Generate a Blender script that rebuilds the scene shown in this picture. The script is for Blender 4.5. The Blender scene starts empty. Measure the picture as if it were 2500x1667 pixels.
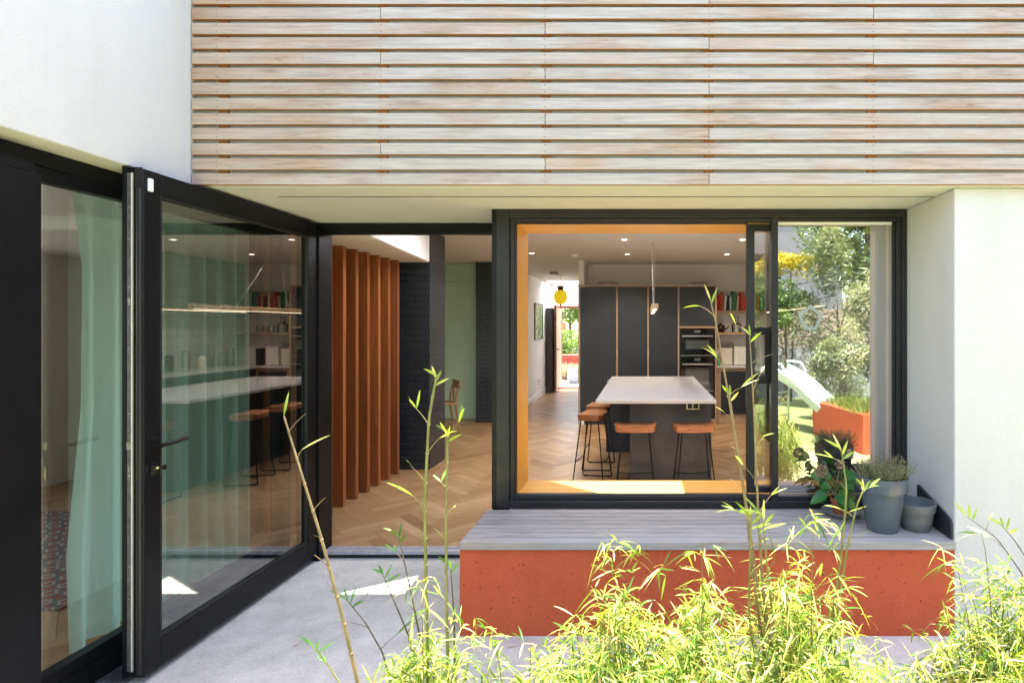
import bpy, bmesh, math, random
from mathutils import Vector, Matrix, Euler
random.seed(7)
R = math.radians
S = bpy.context.scene
# ---------------------------------------------------------------- camera, world, sun
cam = bpy.data.cameras.new('camera'); co = bpy.data.objects.new('camera', cam); S.collection.objects.link(co)
co.location = (0, 0, 1.6); co.rotation_euler = (R(90), 0, 0)
cam.lens = 20.0; cam.sensor_width = 36; cam.shift_x = -0.1301; cam.shift_y = -0.0145
cam.clip_start = 0.05; cam.clip_end = 500
S.camera = co
SUN = Vector((0.09, 0.289, 1.0)).normalized()          # towards the sun
elev = math.asin(SUN.z)
w = bpy.data.worlds.new('World'); S.world = w; w.use_nodes = True
nt = w.node_tree; bg = nt.nodes['Background']
sky = nt.nodes.new('ShaderNodeTexSky'); sky.sky_type = 'NISHITA'; sky.sun_disc = False
sky.sun_elevation = elev; sky.sun_rotation = math.atan2(SUN.x, SUN.y)
sky.air_density = 1.0; sky.dust_density = 2.0; sky.ozone_density = 0.6
tint = nt.nodes.new('ShaderNodeMix'); tint.data_type = 'RGBA'; tint.blend_type = 'MULTIPLY'; tint.inputs[0].default_value = 1
tint.inputs[7].default_value = (1.07, .97, .92, 1)      # sky colour tinted warmer to offset a cool cast
nt.links.new(sky.outputs[0], tint.inputs[6]); nt.links.new(tint.outputs[2], bg.inputs[0]); bg.inputs[1].default_value = 0.15
sl = bpy.data.lights.new('sun', 'SUN'); sl.energy = 4.2; sl.angle = R(0.5); sl.color = (1, 0.95, 0.87)
so = bpy.data.objects.new('sun', sl); S.collection.objects.link(so)
so.rotation_euler = (-SUN).to_track_quat('-Z', 'Y').to_euler(); so.location = (0, 0, 20)
S.view_settings.view_transform = 'Standard'; S.view_settings.look = 'None'
S.view_settings.exposure = 2.83; S.view_settings.gamma = 1
S.render.engine = 'CYCLES'
S.cycles.max_bounces = 10; S.cycles.diffuse_bounces = 5; S.cycles.transparent_max_bounces = 24

F, HC = 1306.7, 1.6
def W(u, v, Y):
    return Vector(((u - 1482) * Y / F, Y, HC - (v - 750) * Y / F))

# ---------------------------------------------------------------- node helpers / materials
def newmat(name):
    m = bpy.data.materials.new(name); m.use_nodes = True
    t = m.node_tree; b = t.nodes['Principled BSDF']
    return m, t, b
def N(t, typ, **kw):
    n = t.nodes.new(typ)
    for k, v in kw.items():
        if k.startswith('i_'): n.inputs[k[2:].replace('_', ' ')].default_value = v
        else: setattr(n, k, v)
    return n
def mapping(t, scale=(1, 1, 1), coord='Object', rnd=False, rot=(0, 0, 0)):
    tc = N(t, 'ShaderNodeTexCoord'); mp = N(t, 'ShaderNodeMapping')
    mp.inputs['Scale'].default_value = scale; mp.inputs['Rotation'].default_value = rot
    if rnd:
        oi = N(t, 'ShaderNodeObjectInfo'); ml = N(t, 'ShaderNodeMath', operation='MULTIPLY'); ml.inputs[1].default_value = 37.0
        t.links.new(oi.outputs['Random'], ml.inputs[0])
        ad = N(t, 'ShaderNodeVectorMath', operation='ADD')
        t.links.new(tc.outputs[coord], ad.inputs[0]); t.links.new(ml.outputs[0], ad.inputs[1])
        t.links.new(ad.outputs[0], mp.inputs['Vector'])
    else: t.links.new(tc.outputs[coord], mp.inputs['Vector'])
    return mp.outputs[0]
def noise(t, vec, scale, detail=4, rough=.55, dist=0):
    n = N(t, 'ShaderNodeTexNoise'); n.inputs['Scale'].default_value = scale; n.inputs['Detail'].default_value = detail
    n.inputs['Roughness'].default_value = rough; n.inputs['Distortion'].default_value = dist
    t.links.new(vec, n.inputs['Vector']); return n.outputs['Fac']
def ramp(t, fac, stops):
    r = N(t, 'ShaderNodeValToRGB'); e = r.color_ramp.elements
    while len(e) < len(stops): e.new(0.5)
    for i, (p, c) in enumerate(stops):
        e[i].position = p; e[i].color = (*c, 1) if len(c) == 3 else c
    t.links.new(fac, r.inputs[0]); return r.outputs[0]
def mix(t, fac, a, b, mode='MIX'):
    m = N(t, 'ShaderNodeMix', data_type='RGBA', blend_type=mode)
    for idx, v in ((0, fac), (6, a), (7, b)):
        if isinstance(v, (int, float)): m.inputs[idx].default_value = v
        elif isinstance(v, tuple): m.inputs[idx].default_value = (*v, 1)
        else: t.links.new(v, m.inputs[idx])
    return m.outputs[2]
def bump(t, b, h, strength=.3, dist=.01):
    n = N(t, 'ShaderNodeBump'); n.inputs['Strength'].default_value = strength; n.inputs['Distance'].default_value = dist
    t.links.new(h, n.inputs['Height']); t.links.new(n.outputs[0], b.inputs['Normal'])
def g(c): return (c, c, c)

def plain(name, col, rough=.5, metal=0, var=.12, vs=8, bs=0, bd=.002, bscale=60, spec=.5, coord='Object', rvar=.0):
    m, t, b = newmat(name)
    v = mapping(t, coord=coord)
    nz = noise(t, v, vs, 5)
    c2 = tuple(x * (1 - var) for x in col); c3 = tuple(min(1, x * (1 + var)) for x in col)
    t.links.new(ramp(t, nz, [(.3, c2), (.7, c3)]), b.inputs['Base Color'])
    b.inputs['Roughness'].default_value = rough; b.inputs['Metallic'].default_value = metal
    b.inputs['Specular IOR Level'].default_value = spec
    if rvar:
        t.links.new(ramp(t, noise(t, v, vs * 2.3, 4), [(.3, g(rough - rvar)), (.7, g(rough + rvar))]), b.inputs['Roughness'])
    if bs: bump(t, b, noise(t, v, bscale, 6), bs, bd)
    return m

def render_mat(name, col):
    m, t, b = newmat(name); v = mapping(t)
    big = noise(t, v, 1.3, 5, .6)
    fine = noise(t, v, 160, 3, .7)
    mid = noise(t, v, 28, 4)
    c = ramp(t, big, [(.3, tuple(x * .955 for x in col)), (.7, col)])
    vs_ = mapping(t, (5, 5, .5)); c = mix(t, .6, c, ramp(t, noise(t, vs_, 1.4, 5, .6), [(.30, (.93, .93, .91)), (.55, g(1))]), 'MULTIPLY')
    t.links.new(c, b.inputs['Base Color']); b.inputs['Roughness'].default_value = .92
    h = mix(t, .45, fine, mid); bump(t, b, h, .8, .009)
    return m
M = {}
M['render'] = render_mat('white render', (.63, .63, .62))
M['plaster'] = plain('white plaster', (.76, .74, .71), .8, var=.02, vs=2, bs=.06, bscale=20)
M['ceiling'] = plain('ceiling paint', (.70, .67, .63), .85, var=.02, vs=2)
M['black'] = plain('black powder coated metal', (.0065, .007, .0085), .38, var=.25, vs=5, rvar=.07, bs=.05, bscale=300, spec=.22)
M['darkgrey'] = plain('dark grey aluminium', (.022, .021, .022), .36, var=.15, vs=4, rvar=.08, spec=.3)
M['rubber'] = plain('black rubber gasket', (.008, .008, .008), .6)
M['steel'] = plain('brushed steel', (.55, .54, .52), .28, metal=1, var=.1, vs=40, rvar=.08)
M['greysteel'] = plain('dull galvanised steel', (.13, .13, .13), .5, metal=.5, var=.3, vs=30)
M['alu'] = plain('threshold aluminium', (.42, .43, .45), .5, metal=.3, var=.2, vs=25)
M['cream'] = plain('cream seal', (.75, .70, .6), .5)
M['whiteplastic'] = plain('white plastic', (.8, .8, .79), .4, var=.02)
M['blackpanel'] = plain('matt black laminate', (.018, .022, .029), .42, var=.18, vs=3, rvar=.08)
M['quartz'] = plain('white quartz', (.58, .57, .565), .12, var=.03, vs=60)
M['grey_pot'] = plain('blue grey glazed ceramic', (.095, .115, .14), .26, var=.04, vs=5)
M['grey_plastic'] = plain('grey plastic', (.12, .127, .134), .55, var=.06, vs=9)
M['saucer'] = plain('pale grey plastic', (.22, .23, .235), .55, var=.12, vs=14)
M['terracotta'] = plain('terracotta', (.36, .11, .055), .8, var=.2, vs=14, bs=.15)
M['soil'] = plain('dark soil', (.035, .025, .018), .95, var=.4, vs=60, bs=.8, bd=.01)
M['blue'] = plain('pale blue plastic', (.15, .24, .30), .5)
M['slate'] = plain('black slate board', (.020, .021, .025), .5, var=.2, vs=20, rvar=.06)
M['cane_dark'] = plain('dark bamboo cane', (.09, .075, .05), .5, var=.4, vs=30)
M['green_door'] = plain('sage green paint', (.42, .58, .40), .5, var=.05, vs=3)
M['bronze'] = plain('dark bronze metal', (.06, .03, .02), .35, metal=.6)
M['whitegravel'] = plain('white gravel', (.38, .37, .34), .9, var=.3, vs=40)
M['redwood_door'] = plain('varnished red wood', (.22, .06, .03), .35, var=.3, vs=6)
M['timber_pale'] = plain('pale timber', (.45, .30, .18), .5, var=.2, vs=6)
M['orangefence'] = plain('orange fence timber', (.42, .2, .09), .8, var=.3, vs=6)
M['slide'] = plain('white slide plastic', (.50, .56, .52), .4, var=.02)
M['greyhouse'] = plain('grey house render', (.13, .14, .155), .9, var=.1)
M['rooftile'] = plain('red roof tiles', (.3, .13, .09), .8, var=.4, vs=12)
M['greywall'] = plain('grey block wall', (.25, .27, .29), .9, var=.25, vs=5, bs=.3)
M['chrome'] = plain('polished chrome', (.6, .58, .55), .15, metal=1, var=.05)
M['flower'] = plain('dried brown petals', (.32, .22, .14), .85, var=.4, vs=60)

def emat(name, col, s):
    m, t, b = newmat(name); b.inputs['Base Color'].default_value = (*col, 1)
    b.inputs['Emission Color'].default_value = (*col, 1); b.inputs['Emission Strength'].default_value = s
    return m
M['lamp'] = emat('lit lamp glass', (1, .9, .75), 2.5)
M['led'] = emat('lit led strip', (1, .85, .6), .9)

def concrete_mat():
    m, t, b = newmat('pale concrete'); v = mapping(t)
    big = noise(t, v, .9, 6, .62, .4); mid = noise(t, v, 7, 6, .65); fine = noise(t, v, 90, 4, .7)
    c = ramp(t, big, [(.25, (.40, .385, .355)), (.5, (.56, .54, .495)), (.75, (.69, .665, .61))])
    c = mix(t, .75, c, ramp(t, mid, [(.3, g(.72)), (.6, g(1.0))]), 'MULTIPLY')
    c = mix(t, .7, c, ramp(t, fine, [(.35, g(.75)), (.65, g(1.12))]), 'MULTIPLY')
    vo = N(t, 'ShaderNodeTexVoronoi'); vo.inputs['Scale'].default_value = 9; t.links.new(v, vo.inputs['Vector'])
    c = mix(t, .8, c, ramp(t, vo.outputs['Distance'], [(.03, g(.45)), (.06, g(1))]), 'MULTIPLY')
    t.links.new(c, b.inputs['Base Color']); b.inputs['Roughness'].default_value = .85
    bump(t, b, mix(t, .5, mid, fine), .4, .006)
    return m
M['concrete'] = concrete_mat()
def red_mat():
    m, t, b = newmat('red pigmented concrete'); v = mapping(t)
    big = noise(t, v, 2.2, 6, .6); fine = noise(t, v, 70, 5, .7)
    c = ramp(t, big, [(.25, (.46, .074, .024)), (.75, (.55, .108, .04))])
    c = mix(t, .5, c, ramp(t, fine, [(.35, g(.8)), (.65, g(1.1))]), 'MULTIPLY')
    vs_ = mapping(t, (4, 4, .6)); c = mix(t, .8, c, ramp(t, noise(t, vs_, 1.6, 6, .65), [(.28, g(.84)), (.5, g(1)), (.72, (1.06,1.1,1.15))]), 'MULTIPLY')
    v2 = mapping(t, (1, 1, 1.4)); dv = N(t, 'ShaderNodeVectorMath', operation='MULTIPLY_ADD')
    nn = N(t, 'ShaderNodeTexNoise'); nn.inputs['Scale'].default_value = 30; t.links.new(v2, nn.inputs['Vector'])
    dv.inputs[1].default_value = (.05,) * 3; t.links.new(nn.outputs['Color'], dv.inputs[0]); t.links.new(v2, dv.inputs[2])
    vo = N(t, 'ShaderNodeTexVoronoi'); vo.inputs['Scale'].default_value = 34; t.links.new(dv.outputs[0], vo.inputs['Vector'])
    d = vo.outputs['Distance']
    cl = N(t, 'ShaderNodeSeparateColor'); t.links.new(vo.outputs['Color'], cl.inputs[0])
    gate = N(t, 'ShaderNodeMath', operation='GREATER_THAN'); gate.inputs[1].default_value = .42; t.links.new(cl.outputs[0], gate.inputs[0])
    sz = N(t, 'ShaderNodeMath', operation='LESS_THAN'); t.links.new(d, sz.inputs[0])
    szr = N(t, 'ShaderNodeMath', operation='MULTIPLY'); szr.inputs[1].default_value = .20; t.links.new(cl.outputs[1], szr.inputs[0]); t.links.new(szr.outputs[0], sz.inputs[1])
    pit = N(t, 'ShaderNodeMath', operation='MULTIPLY'); t.links.new(gate.outputs[0], pit.inputs[0]); t.links.new(sz.outputs[0], pit.inputs[1])
    c = mix(t, pit.outputs[0], c, (.10, .018, .01))
    t.links.new(c, b.inputs['Base Color']); b.inputs['Roughness'].default_value = .85
    inv = N(t, 'ShaderNodeMath', operation='SUBTRACT'); inv.inputs[0].default_value = 1; t.links.new(pit.outputs[0], inv.inputs[1])
    h = mix(t, .25, inv.outputs[0], fine); bump(t, b, h, .5, .006)
    return m
M['red'] = red_mat()

def wood(name, c1, c2, c3, axis='X', rough=.6, ring=.0, per=.25, gs=1.0, knots=False, grey=None, bstr=.15, screws=False):
    """grain runs along axis; ring>0 adds cathedral figure"""
    m, t, b = newmat(name)
    sc = {'X': (1.2, 26, 26), 'Y': (26, 1.2, 26), 'Z': (26, 26, 1.2)}[axis]
    v = mapping(t, tuple(s * gs for s in sc), rnd=True)
    fine = noise(t, v, 3.0, 6, .65, .3)
    c = ramp(t, fine, [(.25, c1), (.5, c2), (.75, c3)])
    if ring:
        sr = {'X': (.8, 14, 14), 'Y': (14, .8, 14), 'Z': (14, 14, .8)}[axis]
        v2 = mapping(t, sr, rnd=True)
        n1 = noise(t, v2, 1.1, 2, .4, .2)
        ml = N(t, 'ShaderNodeMath', operation='MULTIPLY'); ml.inputs[1].default_value = 11.0; t.links.new(n1, ml.inputs[0])
        fr = N(t, 'ShaderNodeMath', operation='FRACT'); t.links.new(ml.outputs[0], fr.inputs[0])
        line = ramp(t, fr.outputs[0], [(0, g(1)), (.80, g(1)), (.93, g(0)), (1.0, g(.7))])
        oi = N(t, 'ShaderNodeObjectInfo')
        amt = ramp(t, oi.outputs['Random'], [(.30, g(.22)), (.55, g(ring))])
        dark = mix(t, 1, c, (.45, .30, .22), 'MULTIPLY')
        inv = N(t, 'ShaderNodeMath', operation='SUBTRACT'); inv.inputs[0].default_value = 1; t.links.new(line, inv.inputs[1])
        fm = N(t, 'ShaderNodeMath', operation='MULTIPLY'); t.links.new(inv.outputs[0], fm.inputs[0]); t.links.new(amt, fm.inputs[1])
        c = mix(t, fm.outputs[0], c, dark)
    oi = N(t, 'ShaderNodeObjectInfo')
    hm = N(t, 'ShaderNodeMath', operation='MULTIPLY'); hm.inputs[1].default_value = 7.31; t.links.new(oi.outputs['Random'], hm.inputs[0])
    hf = N(t, 'ShaderNodeMath', operation='FRACT'); t.links.new(hm.outputs[0], hf.inputs[0])
    c = mix(t, 1, c, ramp(t, hf.outputs[0], [(0, g(1 - per)), (1, g(1.0))]), 'MULTIPLY')
    if grey:
        v3 = mapping(t, (1.1, 3, 3), rnd=True)
        gf = ramp(t, noise(t, v3, 1.5, 4, .6), [(.30, g(0)), (.54, g(1))])
        c = mix(t, gf, c, mix(t, 1, ramp(t, fine, [(.25, g(.66)), (.65, g(1.06))]), grey, 'MULTIPLY'))
        v4 = mapping(t, (2.2, 9, 9), rnd=True)
        st = ramp(t, noise(t, v4, 1.2, 5, .7), [(.60, g(1)), (.76, g(.62))])
        c = mix(t, .8, c, st, 'MULTIPLY')
    if screws:
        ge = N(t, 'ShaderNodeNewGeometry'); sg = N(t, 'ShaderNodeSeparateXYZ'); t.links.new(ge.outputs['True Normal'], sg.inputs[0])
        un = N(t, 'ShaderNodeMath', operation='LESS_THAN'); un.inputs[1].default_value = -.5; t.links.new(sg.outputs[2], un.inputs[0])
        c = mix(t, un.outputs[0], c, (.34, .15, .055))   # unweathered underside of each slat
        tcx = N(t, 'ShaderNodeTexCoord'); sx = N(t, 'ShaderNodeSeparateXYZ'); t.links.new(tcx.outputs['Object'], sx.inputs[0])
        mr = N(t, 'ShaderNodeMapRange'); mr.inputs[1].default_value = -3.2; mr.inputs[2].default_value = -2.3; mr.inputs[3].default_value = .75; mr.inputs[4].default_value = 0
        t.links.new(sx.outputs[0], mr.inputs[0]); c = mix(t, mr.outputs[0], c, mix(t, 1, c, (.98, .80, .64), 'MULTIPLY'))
        tc = N(t, 'ShaderNodeTexCoord'); sp = N(t, 'ShaderNodeSeparateXYZ'); t.links.new(tc.outputs['Object'], sp.inputs[0])
        def mth(op, a, b_=None):
            n = N(t, 'ShaderNodeMath', operation=op)
            for k, v_ in enumerate((a, b_)):
                if v_ is None: continue
                if isinstance(v_, (int, float)): n.inputs[k].default_value = v_
                else: t.links.new(v_, n.inputs[k])
            return n.outputs[0]
        dx = mth('PINGPONG', mth('ADD', sp.outputs[0], 1.405-.02+.8+8.597), .42985)
        d1 = mth('PINGPONG', mth('ADD', sp.outputs[2], -.015+.788), .0394); d2 = mth('PINGPONG', mth('ADD', sp.outputs[2], -.051+.788), .0394)
        dz = mth('MINIMUM', d1, d2)
        hit = mth('LESS_THAN', mth('ADD', mth('POWER', dx, 2.0), mth('POWER', dz, 2.0)), .0026**2)
        c = mix(t, hit, c, (.05, .04, .035))
    t.links.new(c, b.inputs['Base Color']); b.inputs['Roughness'].default_value = rough
    bump(t, b, fine, bstr, .002)
    return m
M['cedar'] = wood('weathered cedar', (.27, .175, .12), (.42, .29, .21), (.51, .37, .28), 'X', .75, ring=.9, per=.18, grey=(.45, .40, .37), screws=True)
M['batten'] = wood('orange cedar batten', (.36, .15, .05), (.43, .19, .075), (.48, .24, .10), 'Z', .7)
M['deck'] = wood('silvered decking', (.24, .22, .20), (.37, .345, .315), (.49, .46, .425), 'X', .8, ring=.4, per=.25, bstr=.4)
M['deck_edge'] = wood('bench nosing board', (.32, .24, .18), (.40, .31, .235), (.45, .37, .30), 'X', .75, ring=.5, per=.05, grey=(.36, .345, .33))
M['redwood'] = wood('red cedar fin', (.24, .072, .022), (.37, .118, .036), (.50, .18, .06), 'Z', .4, ring=.55, per=.28, gs=.45)
M['ply'] = wood('birch ply edge', (.42, .27, .15), (.5, .33, .2), (.56, .39, .25), 'Z', .5)
M['lining'] = wood('orange stained ply', (.60, .31, .055), (.66, .36, .07), (.71, .41, .095), 'X', .42, gs=.25, per=.02)
M['stoolwood'] = wood('oiled acacia', (.20, .065, .02), (.34, .13, .042), (.46, .2, .07), 'X', .4, ring=.6, per=.2, gs=.6)
M['oak'] = wood('oak', (.36, .2, .10), (.42, .25, .13), (.48, .3, .17), 'Z', .5)
M['fenceboard'] = wood('cream fence board', (.32, .26, .20), (.38, .31, .24), (.44, .37, .30), 'X', .8)

def parquet():
    m, t, b = newmat('oak herringbone'); 
    at = N(t, 'ShaderNodeAttribute', attribute_name='col')
    uv = N(t, 'ShaderNodeUVMap', uv_map='UVMap'); mp = N(t, 'ShaderNodeMapping'); mp.inputs['Scale'].default_value = (3, 45, 1)
    t.links.new(uv.outputs[0], mp.inputs[0])
    fine = noise(t, mp.outputs[0], 1.5, 6, .65, .4)
    c = ramp(t, at.outputs['Fac'], [(0, (.30, .165, .072)), (.35, (.39, .23, .11)), (.7, (.47, .30, .155)), (1, (.55, .37, .21))])
    c = mix(t, 1, c, ramp(t, fine, [(.25, g(.72)), (.7, g(1.08))]), 'MULTIPLY')
    t.links.new(c, b.inputs['Base Color']); b.inputs['Roughness'].default_value = .34
    bump(t, b, fine, .08, .001); return m
M['parquet'] = parquet()

def bricks(name, c1, c2, mortar, w_, h_, ms, rough, bs=.8, bd=.008, xz='both', off=.5):
    m, t, b = newmat(name)
    tc = N(t, 'ShaderNodeTexCoord'); sp = N(t, 'ShaderNodeSeparateXYZ'); t.links.new(tc.outputs['Object'], sp.inputs[0])
    ad = N(t, 'ShaderNodeMath', operation='ADD'); t.links.new(sp.outputs[0], ad.inputs[0]); t.links.new(sp.outputs[1], ad.inputs[1])
    cb = N(t, 'ShaderNodeCombineXYZ'); t.links.new(ad.outputs[0], cb.inputs[0]); t.links.new(sp.outputs[2], cb.inputs[1])
    br = N(t, 'ShaderNodeTexBrick'); br.offset = off
    br.inputs['Color1'].default_value = (*c1, 1); br.inputs['Color2'].default_value = (*c2, 1); br.inputs['Mortar'].default_value = (*mortar, 1)
    br.inputs['Scale'].default_value = 1; br.inputs['Mortar Size'].default_value = ms; br.inputs['Mortar Smooth'].default_value = .3
    br.inputs['Brick Width'].default_value = w_; br.inputs['Row Height'].default_value = h_
    t.links.new(cb.outputs[0], br.inputs['Vector'])
    v = mapping(t); fine = noise(t, v, 25, 5)
    t.links.new(mix(t, .5, br.outputs['Color'], ramp(t, fine, [(.3, g(.8)), (.7, g(1.15))]), 'MULTIPLY'), b.inputs['Base Color'])
    b.inputs['Roughness'].default_value = rough
    inv = N(t, 'ShaderNodeMath', operation='SUBTRACT'); inv.inputs[0].default_value = 1; t.links.new(br.outputs['Fac'], inv.inputs[1])
    bump(t, b, mix(t, .12, inv.outputs[0], fine), bs, bd); return m
M['brick'] = bricks('black painted brick', (.017, .023, .032), (.022, .029, .038), (.005, .006, .008), .225, .075, .007, .36, 1.0, .012)
M['tile'] = bricks('white glazed tile', (.36, .355, .35), (.42, .415, .40), (.12, .12, .12), .3, .15, .004, .15, .4, .003)
M['paver'] = bricks('grey brick paving', (.30, .31, .33), (.38, .38, .39), (.5, .49, .47), .2, .1, .01, .8)

def glass(name, tint, base, k, ior=1.5, wav=0):
    m = bpy.data.materials.new(name); m.use_nodes = True; t = m.node_tree
    t.nodes.remove(t.nodes['Principled BSDF']); out = t.nodes['Material Output']
    tr = N(t, 'ShaderNodeBsdfTransparent'); tr.inputs[0].default_value = (*tint, 1)
    gl = N(t, 'ShaderNodeBsdfGlossy'); gl.inputs['Roughness'].default_value = 0.0; gl.inputs[0].default_value = (1, 1, 1, 1)
    fr = N(t, 'ShaderNodeFresnel'); fr.inputs['IOR'].default_value = ior
    ma = N(t, 'ShaderNodeMath', operation='MULTIPLY_ADD', use_clamp=True); ma.inputs[1].default_value = k; ma.inputs[2].default_value = base
    t.links.new(fr.outputs[0], ma.inputs[0])
    ms = N(t, 'ShaderNodeMixShader'); t.links.new(ma.outputs[0], ms.inputs[0]); t.links.new(tr.outputs[0], ms.inputs[1]); t.links.new(gl.outputs[0], ms.inputs[2])
    if wav:
        v = mapping(t); bp = N(t, 'ShaderNodeBump'); bp.inputs['Strength'].default_value = wav; bp.inputs['Distance'].default_value = .01
        t.links.new(noise(t, v, 3.2, 1, .4, .6), bp.inputs['Height']); t.links.new(bp.outputs[0], gl.inputs['Normal'])
    t.links.new(ms.outputs[0], out.inputs[0]); return m
M['glass_door'] = glass('green tinted door glass', (.54, .60, .57), .21, 1.1)
M['glass_side'] = glass('green tinted side glass', (.93, .99, .95), .12, 1.0)
M['glass_mirror'] = glass('coated window glass', (.70, .73, .72), .48, 1.0, wav=.045)
M['glass_clear'] = glass('clear glassware', (.93, .94, .93), .12, 1.2)
M['yellowglass'] = None

def leafmat(name, stops, trans=.45, rough=.45):
    m = bpy.data.materials.new(name); m.use_nodes = True; t = m.node_tree; b = t.nodes['Principled BSDF']; out = t.nodes['Material Output']
    at = N(t, 'ShaderNodeAttribute', attribute_name='col')
    c = ramp(t, at.outputs['Fac'], stops)
    t.links.new(c, b.inputs['Base Color']); b.inputs['Roughness'].default_value = rough
    tl = N(t, 'ShaderNodeBsdfTranslucent'); t.links.new(mix(t, 1, c, (1.0, 1.0, .55), 'MULTIPLY'), tl.inputs[0])
    ms = N(t, 'ShaderNodeMixShader'); ms.inputs[0].default_value = trans
    t.links.new(b.outputs[0], ms.inputs[1]); t.links.new(tl.outputs[0], ms.inputs[2]); t.links.new(ms.outputs[0], out.inputs[0]); return m
M['bamboo_leaf'] = leafmat('bamboo leaf', [(0, (.03, .10, .012)), (.3, (.10, .22, .02)), (.7, (.36, .45, .05)), (.9, (.58, .58, .16)), (1, (.62, .46, .20))], .46)
M['bamboo_shade'] = leafmat('shaded bamboo leaf', [(0, (.05, .16, .04)), (1, (.12, .28, .05))], .4)  # separate copy of the leaf with shade put into its colour
M['cane'] = plain('tan bamboo cane', (.19, .135, .065), .45, var=.4, vs=14)
M['cane_green'] = plain('green bamboo cane', (.17, .17, .05), .4, var=.4, vs=11)
M['thyme'] = leafmat('thyme leaf', [(0, (.14, .17, .08)), (.6, (.27, .30, .16)), (1, (.42, .38, .28))], .35)
M['hyd'] = leafmat('hydrangea leaf', [(0, (.03, .14, .04)), (.8, (.07, .26, .05)), (1, (.28, .36, .06))], .3, .4)
M['tree_leaf'] = leafmat('garden foliage', [(0, (.04, .09, .02)), (.5, (.13, .23, .04)), (1, (.28, .38, .09))], .35)
M['yellow_leaf'] = leafmat('yellow shrub foliage', [(0, (.15, .18, .02)), (.5, (.42, .36, .02)), (1, (.6, .5, .03))], .35)
M['silver_leaf'] = leafmat('silver green foliage', [(0, (.06, .10, .035)), (.5, (.22, .29, .12)), (1, (.46, .48, .28))], .35)
M['straw'] = leafmat('straw grass', [(0, (.4, .28, .18)), (1, (.75, .6, .45))], .3)
M['bark'] = plain('tree bark', (.10, .075, .05), .9, var=.4, vs=12, bs=.6, bd=.01, bscale=20)
def curtainmat():
    m = bpy.data.materials.new('sheer green curtain'); m.use_nodes = True; t = m.node_tree; b = t.nodes['Principled BSDF']; out = t.nodes['Material Output']
    b.inputs['Base Color'].default_value = (.64, .82, .71, 1); b.inputs['Roughness'].default_value = .8
    tl = N(t, 'ShaderNodeBsdfTranslucent'); tl.inputs[0].default_value = (.64, .82, .71, 1)
    tr = N(t, 'ShaderNodeBsdfTransparent'); tr.inputs[0].default_value = (.8, .95, .88, 1)
    a = N(t, 'ShaderNodeMixShader'); a.inputs[0].default_value = .5; t.links.new(b.outputs[0], a.inputs[1]); t.links.new(tl.outputs[0], a.inputs[2])
    c = N(t, 'ShaderNodeMixShader'); c.inputs[0].default_value = .30; t.links.new(a.outputs[0], c.inputs[1]); t.links.new(tr.outputs[0], c.inputs[2])
    t.links.new(c.outputs[0], out.inputs[0]); return m
M['curtain'] = curtainmat()
def lawnmat():
    m, t, b = newmat('lawn'); v = mapping(t)
    c = mix(t, .5, ramp(t, noise(t, v, 1.5, 5), [(.3, (.14, .20, .05)), (.7, (.27, .32, .11))]), ramp(t, noise(t, v, 60, 3), [(.3, g(.5)), (.7, g(1.2))]), 'MULTIPLY')
    t.links.new(c, b.inputs['Base Color']); b.inputs['Roughness'].default_value = .9; bump(t, b, noise(t, v, 90, 3), 1, .02); return m
M['lawn'] = lawnmat()
def yg():
    m, t, b = newmat('yellow lantern glass')
    b.inputs['Base Color'].default_value = (.85, .68, .02, 1); b.inputs['Roughness'].default_value = .2
    b.inputs['Emission Color'].default_value = (.9, .65, .02, 1); b.inputs['Emission Strength'].default_value = .08
    v = mapping(t, (1, 1, 60)); wv = N(t, 'ShaderNodeTexWave', bands_direction='Z'); wv.inputs['Scale'].default_value = .5
    t.links.new(v, wv.inputs[0]); bump(t, b, wv.outputs['Fac'], .5, .004); return m
M['yellowglass'] = yg()
def picmat():
    m, t, b = newmat('green landscape print'); v = mapping(t)
    c = ramp(t, noise(t, v, 9, 6, .7), [(.35, (.10, .22, .06)), (.5, (.35, .5, .2)), (.65, (.75, .8, .75))])
    t.links.new(c, b.inputs['Base Color']); b.inputs['Roughness'].default_value = .2; return m
M['picture'] = picmat()
def rugmat():
    m, t, b = newmat('patterned red rug'); v = mapping(t, (1, 1, 1))
    ch = N(t, 'ShaderNodeTexVoronoi', distance='MANHATTAN'); ch.inputs['Scale'].default_value = 9; ch.inputs['Randomness'].default_value = .25
    t.links.new(v, ch.inputs['Vector'])
    c = ramp(t, ch.outputs['Distance'], [(.1, (.22, .05, .035)), (.3, (.30, .24, .17)), (.5, (.10, .11, .10)), (.7, (.25, .07, .04))])
    for l in t.nodes:
        if l.type == 'VALTORGB': l.color_ramp.interpolation = 'CONSTANT'
    t.links.new(c, b.inputs['Base Color']); b.inputs['Roughness'].default_value = .95; return m
M['rug'] = rugmat()
def colmat(name, c, rough=.6): 
    if name not in M: M[name] = plain(name, c, rough, var=.1, vs=20)
    return M[name]

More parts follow.
